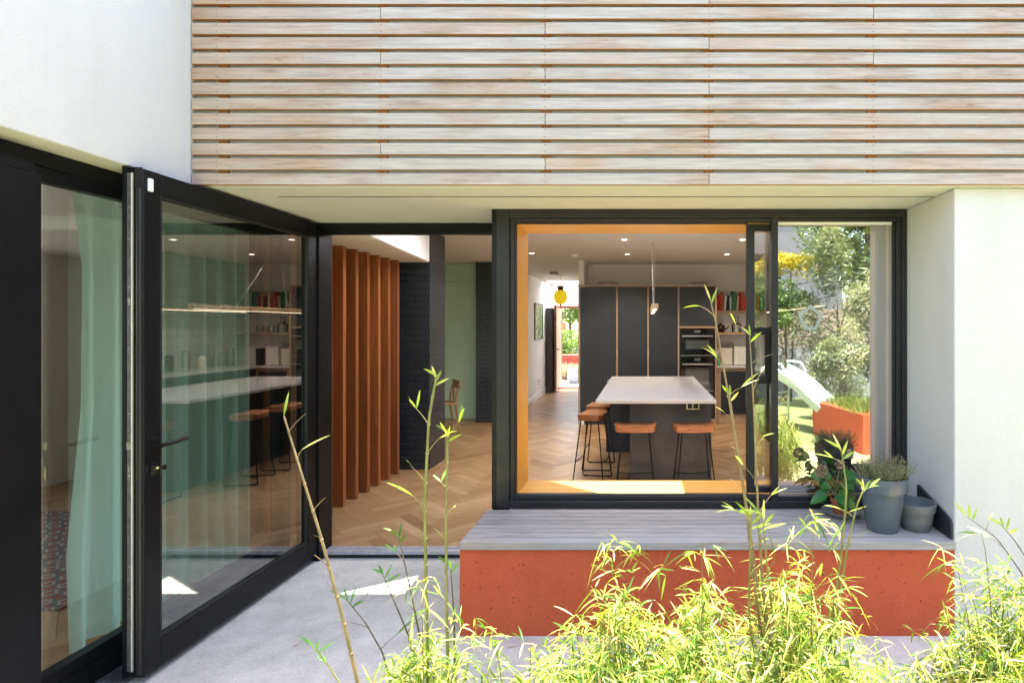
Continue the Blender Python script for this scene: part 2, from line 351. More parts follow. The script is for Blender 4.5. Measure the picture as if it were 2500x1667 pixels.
# ---------------------------------------------------------------- mesh builder
class MB:
    def __init__(s): s.v = []; s.f = []; s.c = None; s.smooth = False
    def add(s, vs, fs):
        o = len(s.v); s.v += [Vector(p) for p in vs]; s.f += [tuple(i + o for i in f) for f in fs]; return s
    def box(s, x0, x1, y0, y1, z0, z1):
        if x0 > x1: x0, x1 = x1, x0
        if y0 > y1: y0, y1 = y1, y0
        if z0 > z1: z0, z1 = z1, z0
        return s.add([(x0,y0,z0),(x1,y0,z0),(x1,y1,z0),(x0,y1,z0),(x0,y0,z1),(x1,y0,z1),(x1,y1,z1),(x0,y1,z1)],
              [(3,2,1,0),(4,5,6,7),(0,1,5,4),(1,2,6,5),(2,3,7,6),(3,0,4,7)])
    def prism(s, pts, ax, a0, a1):
        """polygon pts in the two other axes, extruded along ax"""
        def mk(p, a): return {'x': (a, p[0], p[1]), 'y': (p[0], a, p[1]), 'z': (p[0], p[1], a)}[ax]
        n = len(pts); vs = [mk(p, a0) for p in pts] + [mk(p, a1) for p in pts]
        return s.add(vs, [tuple(range(n - 1, -1, -1)), tuple(range(n, 2 * n))] + [(i, (i + 1) % n, n + (i + 1) % n, n + i) for i in range(n)])
    def tube(s, pts, r, seg=8, cap=True):
        pts = [Vector(p) for p in pts]; n = len(pts)
        rs = r if isinstance(r, (list, tuple)) else [r] * n
        o = len(s.v); up = None
        for i, p in enumerate(pts):
            d = (pts[min(i + 1, n - 1)] - pts[max(i - 1, 0)])
            if d.length < 1e-9: d = Vector((0, 0, 1))
            d.normalize()
            if up is None: up = d.orthogonal().normalized()
            a = (up - d * up.dot(d))
            a = a.normalized() if a.length > 1e-6 else d.orthogonal().normalized()
            up = a; b_ = d.cross(a)
            for k in range(seg):
                th = 2 * math.pi * k / seg
                s.v.append(p + (a * math.cos(th) + b_ * math.sin(th)) * rs[i])
        for i in range(n - 1):
            for k in range(seg):
                s.f.append((o + i*seg + k, o + i*seg + (k+1) % seg, o + (i+1)*seg + (k+1) % seg, o + (i+1)*seg + k))
        if cap:
            s.f.append(tuple(o + k for k in range(seg - 1, -1, -1))); s.f.append(tuple(o + (n-1)*seg + k for k in range(seg)))
        return s
    def lathe(s, prof, c=(0, 0, 0), seg=32):
        o = len(s.v); c = Vector(c)
        for r, z in prof:
            for k in range(seg):
                th = 2 * math.pi * k / seg; s.v.append(c + Vector((r * math.cos(th), r * math.sin(th), z)))
        for i in range(len(prof) - 1):
            for k in range(seg): s.f.append((o+i*seg+k, o+i*seg+(k+1)%seg, o+(i+1)*seg+(k+1)%seg, o+(i+1)*seg+k))
        return s
    def leaf(s, p, d, nrm, L, wd, droop=.2, col=.5, seg=3):
        if s.c is None: s.c = []
        while len(s.c) < len(s.f): s.c.append(.5)
        p = Vector(p); d = Vector(d).normalized(); side = d.cross(Vector(nrm))
        side = side.normalized() if side.length > 1e-4 else d.orthogonal().normalized()
        nn = side.cross(d); o = len(s.v)
        prof = [0.12, .9, 1.0, .62, 0] if seg == 4 else ([.12, 1.0, .75, 0] if seg == 3 else [0.0, 1.0, 0])
        k = len(prof) - 1
        for i, wf in enumerate(prof):
            f = i / k; q = p + d * L * f + Vector((0, 0, -1)) * droop * L * f * f
            if i == k: s.v.append(q)
            else: s.v += [q - side * wd * wf * .5 + nn * wd * .12 * wf, q + side * wd * wf * .5 + nn * wd * .12 * wf]
        for i in range(k - 1): s.f.append((o+2*i, o+2*i+1, o+2*i+3, o+2*i+2)); s.c.append(col)
        s.f.append((o+2*(k-1), o+2*(k-1)+1, o+2*k)); s.c.append(col)
        return s
    def build(s, name, mat, parent=None, bevel=0, smooth=False, loc=None, mats=None):
        if parent is not None: org = PO.get(parent.name, Vector((0, 0, 0)))
        elif loc is not None: org = Vector(loc)
        else:
            xs = [p.x for p in s.v]; ys = [p.y for p in s.v]
            org = Vector(((min(xs)+max(xs))/2, (min(ys)+max(ys))/2, min(p.z for p in s.v)))
        me = bpy.data.meshes.new(name); me.from_pydata([tuple(p - org) for p in s.v], [], s.f)
        if s.c is not None:
            while len(s.c) < len(s.f): s.c.append(.5)
            a = me.attributes.new('col', 'FLOAT', 'FACE'); a.data.foreach_set('value', s.c[:len(me.polygons)])
        me.materials.append(mat)
        if smooth: me.polygons.foreach_set('use_smooth', [True] * len(me.polygons))
        ob = bpy.data.objects.new(name, me); S.collection.objects.link(ob)
        if parent is not None: ob.parent = parent
        else: ob.location = org
        PO[ob.name] = org
        if bevel:
            bv = ob.modifiers.new('bevel', 'BEVEL'); bv.width = bevel; bv.segments = 2; bv.limit_method = 'ANGLE'
        if smooth and not bevel:
            pass
        return ob
PO = {}
def tag(o, label, cat=None, group=None, kind=None):
    if label: o['label'] = label
    if cat: o['category'] = cat
    if group: o['group'] = group
    if kind: o['kind'] = kind
    return o
def thing(name, label, cat, loc, group=None):
    o = bpy.data.objects.new(name, None); S.collection.objects.link(o); o.location = loc; o.empty_display_size = .1
    PO[o.name] = Vector(loc); return tag(o, label, cat, group)
def struct(name, mb, m, **k): 
    o = mb.build(name, m, **k); o['kind'] = 'structure'; return o
def copy_tree(o, parent=None):
    c = o.copy(); S.collection.objects.link(c)
    if parent is not None: c.parent = parent
    for ch in list(o.children): copy_tree(ch, c)
    return c
def autosmooth(ob):
    for p in ob.data.polygons: p.use_smooth = True
    try: ob.data.set_sharp_from_angle(angle=R(35))
    except Exception: pass
    return ob
# ================================================================ GROUND
ZG = -.046
struct('ground', MB().add([(-60,-60,-.30),(60,-60,-.30),(60,80,-.30),(-60,80,-.30)], [(0,1,2,3)]), M['soil'])
struct('patio', MB().box(-7, 5, 2.25, 4.07, -.3, ZG).box(-7, -2.3, -2, 2.25, -.3, ZG), M['concrete'])
struct('planting_bed', MB().box(-2.3, 5, -.4, 2.25, -.3, -.06), plain('green bounce ground', (.40,.39,.17), .9, var=.45, vs=30, bs=1, bd=.02, bscale=50))  # ground colour raised to bounce yellow-green light onto the soffit
struct('lawn', MB().box(-12, 14, -16, -.4, -.3, -.05), M['lawn'])

# floor: herringbone parquet
def herring():
    Wd, n = .095, 5; me = bpy.data.meshes.new('floor'); c45 = math.cos(R(45))
    blocks = []
    rng = random.Random(3)
    for r in range(-260, 261):
        for c in range(-30, 31):
            for kind in (0, 1):
                if kind == 0: x0, y0, lx, ly = r + 2*n*c, r, n, 1
                else: x0, y0, lx, ly = r + n + 2*n*c, r - n + 1, 1, n
                cx, cy = (x0 + lx/2) * Wd, (y0 + ly/2) * Wd
                X, Y = (cx - cy) * c45, (cx + cy) * c45
                X -= 1.0; Y += 6
                if X < -6.2 or X > 2.6 or Y < -1.2 or Y > 14.9: continue
                if X > -2.2 and Y < 3.9: continue
                blocks.append((x0*Wd, y0*Wd, lx*Wd, ly*Wd, kind))
    out = []
    bm = bmesh.new(); uvl = bm.loops.layers.uv.new('UVMap'); cl = bm.faces.layers.float.new('col')
    gp = .0009
    for x0, y0, lx, ly, kind in blocks:
        cs = [(x0+gp, y0+gp), (x0+lx-gp, y0+gp), (x0+lx-gp, y0+ly-gp), (x0+gp, y0+ly-gp)]
        vs = [bm.verts.new(((a-b)*c45 - 1.0, (a+b)*c45 + 6, 0)) for a, b in cs]
        f = bm.faces.new(vs); f[cl] = min(1, max(0, rng.gauss(.5, .24))); ou, ov = rng.random()*50, rng.random()*50
        uv = [(0,0),(lx,0),(lx,ly),(0,ly)]
        for l, (a, b) in zip(f.loops, uv): l[uvl].uv = (a+ou, b+ov) if kind == 0 else (b+ou, a+ov)
    def cut(bm2, p, nrm):
        bmesh.ops.bisect_plane(bm2, geom=bm2.verts[:]+bm2.edges[:]+bm2.faces[:], plane_co=p, plane_no=nrm, clear_outer=True)
    a = bm.copy(); cut(a, (0, 4.14, 0), (0, -1, 0))
    b = bm.copy(); cut(b, (0, 4.14, 0), (0, 1, 0)); cut(b, (-2.60, 0, 0), (1, 0, 0))
    t1 = bpy.data.meshes.new('t1'); a.to_mesh(t1); a2 = bmesh.new(); a2.from_mesh(t1)
    t2 = bpy.data.meshes.new('t2'); b.to_mesh(t2); a2.from_mesh(t2)
    a2.to_mesh(me); me.materials.append(M['parquet'])
    o = bpy.data.objects.new('floor', me); S.collection.objects.link(o); o['kind'] = 'structure'
herring()
struct('floor_base', MB().box(-6.1, 2.5, 4.15, 14.7, -.2, -.003).box(-6.1, -2.6, -1.1, 4.15, -.2, -.0032), colmat('dark floor joint', (.06, .035, .02)))

# ================================================================ HOUSE
H = thing('house', 'modern white rendered house with cedar slat cladding and black framed openings', 'house', (0, 4, ZG))
ZS = 2.34
# left wing wall (faces right) and its edge beam
MB().prism([(-6.0,2.42),(-2.62,2.42),(-2.62,ZS),(-2.38,ZS),(-2.38,3.9),(-6.0,3.9)], 'y', -1.0, 3.03).build('wall', M['render'], H, bevel=.006)
# unseen tall block added to shade the left wall; low parapet lets sun past
MB().box(-6.0, -1.75, 3.032, 3.7, 2.95, 6.6).build('wall', M['render'], H)
MB().box(-6.0, 4.2, 3.03, 3.35, 2.68, 3.62).build('wall', M['render'], H)
# soffit slab over the recess
MB().box(-2.62, 4.2, 3.03, 4.10, ZS, 2.68).build('soffit', M['render'], H)
MB().box(-2.09, 1.65, 3.242, 3.247, ZS-.003, ZS+.004).build('vent_slot', M['rubber'], H)
# right pier with reveal
MB().box(1.65, 4.2, 3.034, 4.02, ZG-.1, ZS-.001).build('wall', M['render'], H, bevel=.008)
# wall over window, wall under window, header over door
MB().box(-.96, 1.66, 3.70, 4.02, 2.285, ZS-.001).box(-.96, 1.65, 4.02, 4.025, 2.27, 2.68).build('wall', M['plaster'], H)
MB().box(-.955, 1.64, 3.60, 4.03, -.2, .488).build('wall', M['plaster'], H)
MB().box(-.964, -.86, 3.60, 4.16, -.046, 2.3395).build('bay_side', M['black'], H)
MB().box(-2.62, -.95, 4.12, 4.2, 2.335, 2.68).build('wall', M['plaster'], H)
# orange window lining
ln = MB().box(-.96, 1.65, 3.655, 4.03, .49, .513).build('window_lining', M['lining'], H)
tag(ln, 'orange plywood lining of the big window')
MB().box(-.855, -.83, 3.655, 4.03, .5135, 2.26).build('lining_side', M['lining'], ln)
MB().box(1.60, 1.648, 3.655, 4.03, .5135, 2.26).build('lining_side', M['lining'], ln)
MB().box(-.83, 1.60, 3.655, 4.03, 2.26, 2.283).build('lining_head', M['lining'], ln)
# interior walls
MB().box(2.3, 2.45, 4.02, 9.87, -.2, 2.68).build('wall', M['tile'], H)
MB().box(-1.08, 2.45, 9.87, 10.0, -.2, 2.68).build('wall', M['plaster'], H)
MB().box(-1.09, -1.0, 9.3, 14.65, -.2, 2.68).build('wall', M['plaster'], H)       # hall right
MB().box(-2.58, -2.43, 9.95, 14.65, -.2, 2.68).build('wall', M['plaster'], H)     # hall left
MB().box(-6.1, -2.2, 14.65, 14.85, -.2, 2.9).box(-1.30, 2.45, 14.65, 14.85, -.2, 2.9).box(-2.2, -1.3, 14.65, 14.85, 2.13, 2.9).build('wall', M['plaster'], H)
MB().box(-6.15, -2.83, 9.86, 9.98, 0, 2.68).build('wall', M['green_door'], H)
MB().box(-6.15, -6.0, -1.1, -.9, -.2, 2.68).box(-6.15, -6.0, 4.5, 9.86, -.2, 2.68).box(-6.15, -6.0, -.9, 4.5, -.2, .15).box(-6.15, -6.0, -.9, 4.5, 2.36, 2.68).build('wall', M['plaster'], H)  # wide opening added out of view to brighten the left wing
MB().box(-6.0, -2.4, -1.15, -1.0, -.2, 2.68).build('wall', M['plaster'], H)
MB().box(-2.43, -2.41, 9.96, 13.8, .001, .12).build('skirting', M['whiteplastic'], H)
# lower ceiling and white downstand over the screen
MB().prism([(-6, 4.2), (-2.15, 4.2), (-2.418, 6.372), (-2.79, 6.372), (-2.79, 6.87), (-6, 6.87)], 'z', 2.325, 2.679).build('downstand', M['plaster'], H)
MB().prism([(-6, 4.22), (-2.17, 4.22), (-2.435, 6.37), (-2.80, 6.37), (-2.80, 6.85), (-6, 6.85)], 'z', 2.318, 2.325).build('low_ceiling', M['ceiling'], H)

# ceiling / roof with unseen openings added to let light in
def slab_with_holes(x0, x1, y0, y1, z0, z1, holes):
    bm = bmesh.new()
    def loop(pts):
        vs = [bm.verts.new((x, y, 0)) for x, y in pts]
        return [bm.edges.new((vs[i], vs[(i+1) % len(vs)])) for i in range(len(vs))]
    ed = loop([(x0,y0),(x1,y0),(x1,y1),(x0,y1)])
    for h in holes: ed += loop(h)
    bmesh.ops.triangle_fill(bm, edges=ed, use_beauty=True)
    me = bpy.data.meshes.new('x'); bm.to_mesh(me)
    mb = MB(); vs = [v.co.copy() for v in me.vertices]; n = len(vs)
    mb.add([(v.x, v.y, z0) for v in vs] + [(v.x, v.y, z1) for v in vs],
           [tuple(p.vertices) for p in me.polygons] + [tuple(i + n for i in reversed(p.vertices)) for p in me.polygons])
    ring = [[(x0,y0),(x1,y0),(x1,y1),(x0,y1)]] + holes
    for h in ring:
        k = len(h); mb.add([(x, y, z0) for x, y in h] + [(x, y, z1) for x, y in h], [(i, (i+1)%k, k+(i+1)%k, k+i) for i in range(k)])
    return mb
holes = [[(-1.76,4.24),(-1.33,4.24),(-1.24,4.30),(-1.25,4.57)],  # opening shaped to throw the sun patch on the concrete
         [(-.50,4.66),(.0,4.26),(.455,4.26),(.455,4.66)],  # opening shaped to throw the sun patch on the window sill
         [(-.1,4.75),(1.9,4.75),(1.9,5.6),(-.1,5.6)], [(-2.0,4.95),(-.3,4.95),(-.3,6.2),(-2.0,6.2)], [(-2.35,13.5),(-1.15,13.5),(-1.15,14.55),(-2.35,14.55)]]  # larger openings added out of view for fill light indoors
cmb = slab_with_holes(-6.1, 2.5, 4.10, 14.7, 2.68, 2.76, holes)
cmb.build('ceiling', M['ceiling'], H)
om, ot, ob_ = newmat('opal rooflight glazing'); tl_ = N(ot, 'ShaderNodeBsdfTranslucent'); tl_.inputs[0].default_value = (.7,.72,.74,1); ot.links.new(tl_.outputs[0], ot.nodes['Material Output'].inputs[0])  # opal panels added to spread sun as diffuse fill
MB().add([(-2.05,4.9,2.765),(-.25,4.9,2.765),(-.25,6.25,2.765),(-2.05,6.25,2.765)], [(0,1,2,3)]).build('fill_rooflight', om, H)
MB().add([(-2.4,13.45,2.765),(-1.1,13.45,2.765),(-1.1,14.6,2.765),(-2.4,14.6,2.765)], [(0,1,2,3)]).build('fill_rooflight', om, H)
MB().box(-6.1, -2.62, -1.1, 4.1, 2.40, 2.418).build('low_ceiling', M['ceiling'], H)
MB().box(-6.1, -2.62, 3.35, 4.1, 2.42, 2.68).build('wall', M['plaster'], H)

# --- cedar cladding: battens + slat rows
bx = [-2.245, -1.405, -.544, .314, 1.175, 2.035, 2.9]
cl = thing('slat_cladding', 'horizontal weathered cedar slats on orange battens across the upper wall', 'cladding', (.8, 3.0, ZS))
rng = random.Random(11); rows = 16
jj = {0: [3], 1: [2], 2: [1], 3: [3], 4: [2], 5: [], 6: [3], 7: [2], 8: [1, 4], 9: [3], 10: [2], 11: [1, 4], 12: [3], 13: [2], 14: [1], 15: [3]}
for r in range(rows):
    z0 = ZS + .002 + r * .0788
    xs = [-2.376] + [bx[k] + .02 for k in jj[r]] + [2.9 + .02, 4.1]
    for a, b in zip(xs[:-1], xs[1:]):
        dz = rng.uniform(-.0012, .0012)
        MB().box(a+.0012, b-.0012, 2.977+rng.uniform(-.0006,.0006), 2.9995, z0+dz, z0+.0600+dz).build('slat', M['cedar'], cl, bevel=.0025)
MB().box(-2.377, 4.12, 3.012, 3.0295, ZS+.004, 3.6).build('backing_board', M['render'], cl)
for x in bx:
    bt = MB().box(x-.005, x+.046, 2.9998, 3.0118, ZS+.01, 3.58).build('batten', M['batten'], cl)

# --- door: fixed frame
df = MB().box(-2.53, -.966, 4.06, 4.118, 2.276, 2.334).box(-2.50, -.966, 4.072, 4.128, 2.262, 2.2755)
df.box(-2.40, -2.29, 3.995, 4.16, ZG, 2.276).build('door_frame', M['black'], H, bevel=.002)
MB().box(-2.289, -.966, 4.045, 4.10, -.02, .004).box(-2.289, -.966, 4.108, 4.140, -.02, .0045).build('threshold', M['alu'], H, bevel=.002)
MB().box(-2.289, -.966, 4.10, 4.108, -.03, -.004).box(-2.289, -.966, 4.05, 4.13, ZG, -.021).build('threshold_gasket', M['rubber'], H)
# door leaf (open, square to the opening)
XL, TH = -2.302, .082
y0, y1, z0, z1 = 2.612, 3.985, -.012, 2.325
dl = MB()
dl.box(XL-.030, XL, y0, y0+.092, z0, z1)                   # front skin of stile
dl.box(XL-TH, XL-.030, y0+.004, y0+.088, z0, z1)
dl.box(XL-TH, XL, y1-.10, y1, z0, z1)
dl.box(XL-TH, XL-.001, y0+.092, y1-.10, z1-.105, z1-.001).box(XL-TH, XL-.001, y0+.092, y1-.10, z0+.001, z0+.135)
leaf = dl.build('door_leaf', M['black'], H, bevel=.004)
b1 = y0+.092; b2 = y1-.10; zb = z0+.135; zt = z1-.105
gk = MB().box(XL-.02, XL-.004, b1, b1+.012, zb, zt).box(XL-.02, XL-.004, b2-.012, b2, zb, zt)
gk.box(XL-.02, XL-.0045, b1+.012, b2-.012, zb, zb+.012).box(XL-.02, XL-.0045, b1+.012, b2-.012, zt-.012, zt).build('glazing_bead', M['rubber'], leaf, bevel=.002)
MB().add([(XL-.022, b1, zb), (XL-.022, b2, zb), (XL-.022, b2, zt), (XL-.022, b1, zt)], [(0,1,2,3)]).build('pane', M['glass_door'], leaf)
# free edge: gasket fins, steel lock strip, cream line
MB().box(XL-TH-.016, XL-TH+.004, y0-.004, y0+.02, z0, z1+.012).box(XL-TH-.016, XL-.03, y0-.003, y0+.02, z1-.0, z1+.006).build('edge_flange', M['black'], leaf, bevel=.002)
MB().box(XL-TH+.006, XL-TH+.026, y0-.002, y0+.004, z0+.03, z1-.02).build('lock_strip', M['greysteel'], leaf)
MB().box(XL-TH+.0265, XL-TH+.030, y0-.004, y0+.004, z0+.03, z1-.02).build('edge_seal', M['cream'], leaf)
for zz in (.2,.35,.5,.62,.85,1.12,1.2,1.5,1.62,1.78,2.0,2.15): MB().tube([(XL-TH+.016, y0-.0035, zz), (XL-TH+.016, y0-.001, zz)], .003, 8).build('screw', M['steel'], leaf)
MB().box(XL-TH+.006, XL-TH+.026, y0-.004, y0-.0021, 1.035, 1.07).build('latch', M['steel'], leaf)
MB().box(XL-TH+.012, XL-TH+.022, y0-.004, y0-.0021, .90, .96).build('bolt', M['steel'], leaf)
MB().box(XL-TH+.012, XL-TH+.022, y0-.004, y0-.0021, 1.70, 1.73).build('bolt', M['steel'], leaf)
MB().tube([(XL-.018, y0-.001, z0+.02), (XL-.018, y0-.001, z1-.09)], .0125, 10).box(XL-.034, XL-.004, y0-.006, y0, z1-.088, z1+.004).build('edge_profile', M['darkgrey'], leaf)
sn = MB().box(XL, XL+.012, y0+.018, y0+.040, 2.226, 2.286).build('sensor', M['whiteplastic'], leaf, bevel=.003); tag(sn, 'small white contact sensor')
# handle
hz = 1.047; hy = y0+.048
hd = MB().prism([(hy-.016, hz-.034), (hy+.016, hz-.034), (hy+.016, hz+.034), (hy-.016, hz+.034)], 'x', XL, XL+.010)
hd.tube([(XL+.01, hy, hz), (XL+.052, hy, hz)], .010, 12).tube([(XL+.05, hy-.008, hz), (XL+.054, hy+.03, hz+.001), (XL+.052, hy+.135, hz+.010)], [.0105, .0098, .0105], 10)
autosmooth(hd.build('handle', M['black'], leaf))
kz = .935
autosmooth(MB().prism([(hy-.014, kz-.032), (hy+.014, kz-.032), (hy+.014, kz+.032), (hy-.014, kz+.032)], 'x', XL, XL+.008).build('lock_plate', M['black'], leaf, bevel=.004))
ky = MB().tube([(XL+.008, hy, kz+.006), (XL+.022, hy, kz+.006)], .009, 12).box(XL+.008, XL+.018, hy-.004, hy+.004, kz-.018, kz)
ky.box(XL+.02, XL+.045, hy-.001, hy+.0015, kz+.001, kz+.010).tube([(XL+.052, hy, kz+.008), (XL+.055, hy, kz+.008)], .013, 14)
autosmooth(ky.build('key', M['chrome'], leaf))
hb = MB().tube([(XL-TH-.001, hy, hz), (XL-TH-.05, hy, hz)], .010, 12).tube([(XL-TH-.048, hy-.008, hz), (XL-TH-.05, hy+.13, hz+.008)], .0105, 10)
autosmooth(hb.build('handle', M['black'], leaf))

# --- left glazed wall, plane X = -2.53
XG = -2.53
gw = MB().box(XG-.09, XG, -1.0, 4.05, 2.272, 2.337).box(XG-.09, XG, -1.0, 4.05, ZG, .065)
gw.box(XG-.09, XG+.003, 3.97, 4.055, .065, 2.272).box(XG-.06, XG-.003, 2.365, 3.97, 2.21, 2.271).box(XG-.06, XG-.003, 2.365, 3.97, .066, .125)
gw.box(XG-.09, XG+.004, 2.02, 2.30, .066, 2.271).box(XG-.07, XG-.001, 2.30, 2.365, .066, 2.27).box(XG-.09, XG+.003, .7, .8, .066, 2.27)
glz = gw.build('glazed_wall', M['black'], H, bevel=.003); tag(glz, 'black framed fixed glazing of the left wing')
MB().box(XG+.005, XG+.075, 1.90, 2.315, ZG, 2.22).build('sliding_stile', M['black'], glz, bevel=.005)
MB().box(XG+.0, XG+.07, 1.92, 2.29, 2.222, 2.262).build('track_bracket', M['black'], glz)
for a, b in ((2.34, 3.985), (.8, 2.02), (-.98, .7)):
    MB().add([(XG-.03, a, .10), (XG-.03, b, .10), (XG-.03, b, 2.24), (XG-.03, a, 2.24)], [(0,1,2,3)]).build('pane', M['glass_side'], glz)
# drain grating
gr = MB().box(-2.525, -2.515, 1.0, 3.98, ZG+.001, ZG+.016).box(-2.405, -2.395, 1.0, 3.98, ZG+.001, ZG+.016)
for i in range(9):
    x = -2.505 + i * .0122; gr.box(x, x+.005, 1.0, 3.98, ZG+.006, ZG+.014)
for i in range(60): gr.box(-2.515, -2.405, 1.02+i*.05, 1.026+i*.05, ZG+.003, ZG+.0135)
dr = thing('drain_channel', 'slotted metal drain grating along the foot of the left glazing', 'drain', (-2.46, 2.4, ZG))
gr.build('grating', M['greysteel'], dr); MB().box(-2.53+.006, -2.396, .99, 3.985, ZG+.0005, ZG+.002).build('channel', M['rubber'], dr)

# --- big window
YW = 3.58
x0, x1, za, zb_ = -.964, 1.648, .4555, 2.3385
wf = MB()
wf.box(x0, x0+.108, YW, YW+.07, za, zb_).box(x1-.030, x1, YW, YW+.07, za, zb_)
wf.box(x0+.108, x1-.030, YW, YW+.07, 2.287, zb_).box(x0+.108, x1-.030, YW, YW+.07, za, .522-.02)
wf.box(x0+.108, x1-.03, YW+.012, YW+.075, 2.262, 2.2868).box(x0+.108, x0+.135, YW+.02, YW+.075, .5, 2.262).box(x1-.062, x1-.03, YW+.010, YW+.075, .5, 2.262)
wf.box(x1-.085, x1-.062, YW+.024, YW+.075, .5, 2.262).box(x0+.135, x1-.085, YW+.024, YW+.075, .5022, .527)
wf.box(.795, .836, YW-.004, YW+.065, .5025, 2.286)
wn = wf.build('window', M['darkgrey'], H, bevel=.003); tag(wn, 'large dark framed window with the left half slid open')
MB().box(x0-.001, x0+.026, YW-.0025, YW+.001, za+.002, zb_-.002).build('frame_trim', M['black'], wn)
# fixed right pane
MB().add([(.836, YW+.03, .527), (x1-.085, YW+.03, .527), (x1-.085, YW+.03, 2.262), (.836, YW+.03, 2.262)], [(0,1,2,3)]).build('pane', M['glass_mirror'], wn)
MB().box(.839, x1-.086, YW+.024, YW+.029, 2.245, 2.2615).build('pane_head', M['whiteplastic'], wn)
# sliding sash behind it
sy = YW + .085
ss = MB().box(.655, .705, sy, sy+.045, .53, 2.258).box(1.50, 1.55, sy, sy+.045, .53, 2.258).box(.705, 1.50, sy, sy+.045, 2.215, 2.258).box(.705, 1.50, sy, sy+.045, .53, .57)
sh = ss.build('sliding_sash', M['darkgrey'], wn, bevel=.002)
# handle on the sash (D-shaped pull)
MB().box(.722, .800, sy-.03, sy-.012, 1.55, 1.595).box(.722, .800, sy-.03, sy-.012, 1.235, 1.275).box(.765, .800, sy-.03, sy-.012, 1.275, 1.55).box(.706, .724, sy-.03, sy, 1.56, 1.59).box(.706, .724, sy-.03, sy, 1.24, 1.27).build('sash_handle', M['black'], wn, bevel=.003)
MB().add([(.705, sy+.02, .57), (1.5, sy+.02, .57), (1.5, sy+.02, 2.215), (.705, sy+.02, 2.215)], [(0,1,2,3)]).build('sash_pane', glass('sash glass', (.86, .88, .86), .22, 1.0), wn)
# gasket black line round the open half
MB().box(x0+.135, .655, YW+.03, YW+.074, .5275, .5335).box(x0+.1352, x0+.142, YW+.03, YW+.074, .534, 2.262).box(x0+.142, .655, YW+.03, YW+.074, 2.255, 2.2615).build('gasket', M['rubber'], wn)
# house-shaped sticker on the right pane
st = MB()
def q(u, v): p = W(u, v, YW+.028); return (p.x, p.z)
pent = [q(1833, 722), q(1862, 699), q(1890, 722), q(1876, 757), q(1846, 757)]
pin = [q(1841, 726), q(1862, 709), q(1882, 726), q(1871, 750), q(1851, 750)]
for i in range(5):
    j = (i+1) % 5; st.prism([pent[i], pent[j], pin[j], pin[i]], 'y', YW+.0262, YW+.0275)
o = st.build('sticker', plain('frosted white film', (.30, .34, .32), .6), wn); tag(o, 'pale five-sided outline sticker on the right pane')

# ================================================================ BENCH
B = thing('bench', 'long red concrete bench with silvered timber slat top under the big window', 'bench', (.33, 3.3, ZG))
MB().box(-.99, 1.648, 3.03, 3.585, ZG-.1, .413).build('base', M['red'], B, bevel=.006)
yb = 3.012; bw = [.078] + [.0665]*7
for i, wd in enumerate(bw):
    MB().box(-.982, 1.646, yb, yb+wd-.009, .424 if i else .4175, .4605).build('board', M['deck_edge'] if i == 0 else M['deck'], B, bevel=.003)
    yb += wd
MB().box(-.97, 1.645, 3.04, yb-.01, .4135, .4172).build('shadow_gap', M['rubber'], B)  # dark sheet under the boards stands in for shade in the gaps

# ================================================================ pots on the bench
ZB = .4615
p1 = thing('plant_pot', 'tall glossy blue-grey pot filled with thyme', 'plant pot', (1.335, 3.20, ZB), 'pots on the bench')
pf = [(.001,0),(.082,0),(.084,.004),(.119,.222),(.130,.224),(.135,.297),(.133,.303),(.127,.302),(.121,.26),(.001,.26)]
autosmooth(MB().lathe(pf, (1.335,3.20,ZB), 56).build('pot', M['grey_pot'], p1))
MB().lathe([(.001,.268),(.08,.272),(.119,.266)], (1.335,3.20,ZB), 24).build('soil', M['soil'], p1)
th = MB(); ths = MB(); rg = random.Random(5)
for i in range(330):
    a = rg.random()*6.283; r = .105*math.sqrt(rg.random()); b0 = Vector((1.335+r*math.cos(a), 3.20+r*math.sin(a), ZB+.265))
    lean = Vector((math.cos(a)*rg.uniform(.1,.9)-.28*(rg.random()<.4), math.sin(a)*rg.uniform(.1,.6), rg.uniform(.8,1.7))).normalized()
    L = rg.uniform(.07,.165); pts = [b0]; d = lean.copy()
    for k in range(5):
        d = (d + Vector((rg.gauss(0,.22), rg.gauss(0,.22), rg.gauss(.02,.15)))).normalized(); pts.append(pts[-1]+d*L/5)
    ths.tube(pts, .0007, 4, False)
    for k in range(26):
        f = .15+.85*k/26; q_ = f*5; i0 = min(4, int(q_)); p = pts[i0].lerp(pts[i0+1], q_-i0)
        dd = Vector((rg.gauss(0,1), rg.gauss(0,1), rg.gauss(.4,.6))).normalized()
        th.leaf(p, dd, (rg.gauss(0,1), rg.gauss(0,1), 1), rg.uniform(.006,.011), .0042, 0, min(1,max(0,rg.gauss(.4+.4*(f>.85),.25))), 2)
th.build('foliage', M['thyme'], p1); ths.build('stems', M['cane_green'], p1)
p2 = thing('plant_pot', 'empty matt grey pot beside the wall at the right end of the bench', 'plant pot', (1.530, 3.215, ZB), 'pots on the bench')
pf = [(.001,0),(.072,0),(.074,.003),(.081,.035),(.083,.036),(.094,.105),(.101,.107),(.106,.150),(.105,.153),(.1,.152),(.092,.1),(.085,.09),(.001,.088)]
autosmooth(MB().lathe(pf, (1.530,3.215,ZB), 56).build('pot', M['grey_plastic'], p2))
autosmooth(MB().lathe([(.05,.089),(.052,.1),(.075,.1),(.077,.089)], (1.530,3.215,ZB), 40).build('inner_ring', M['grey_plastic'], p2))
p3 = thing('plant_pot', 'small terracotta pot with a leafy hydrangea standing in a grey saucer', 'plant pot', (1.187, 3.44, ZB+.006), 'pots on the bench')
pf = [(.001,0),(.046,0),(.060,.078),(.066,.080),(.069,.105),(.064,.105),(.060,.09),(.001,.09)]
autosmooth(MB().lathe(pf, (1.187,3.44,ZB+.006), 40).build('pot', M['terracotta'], p3))
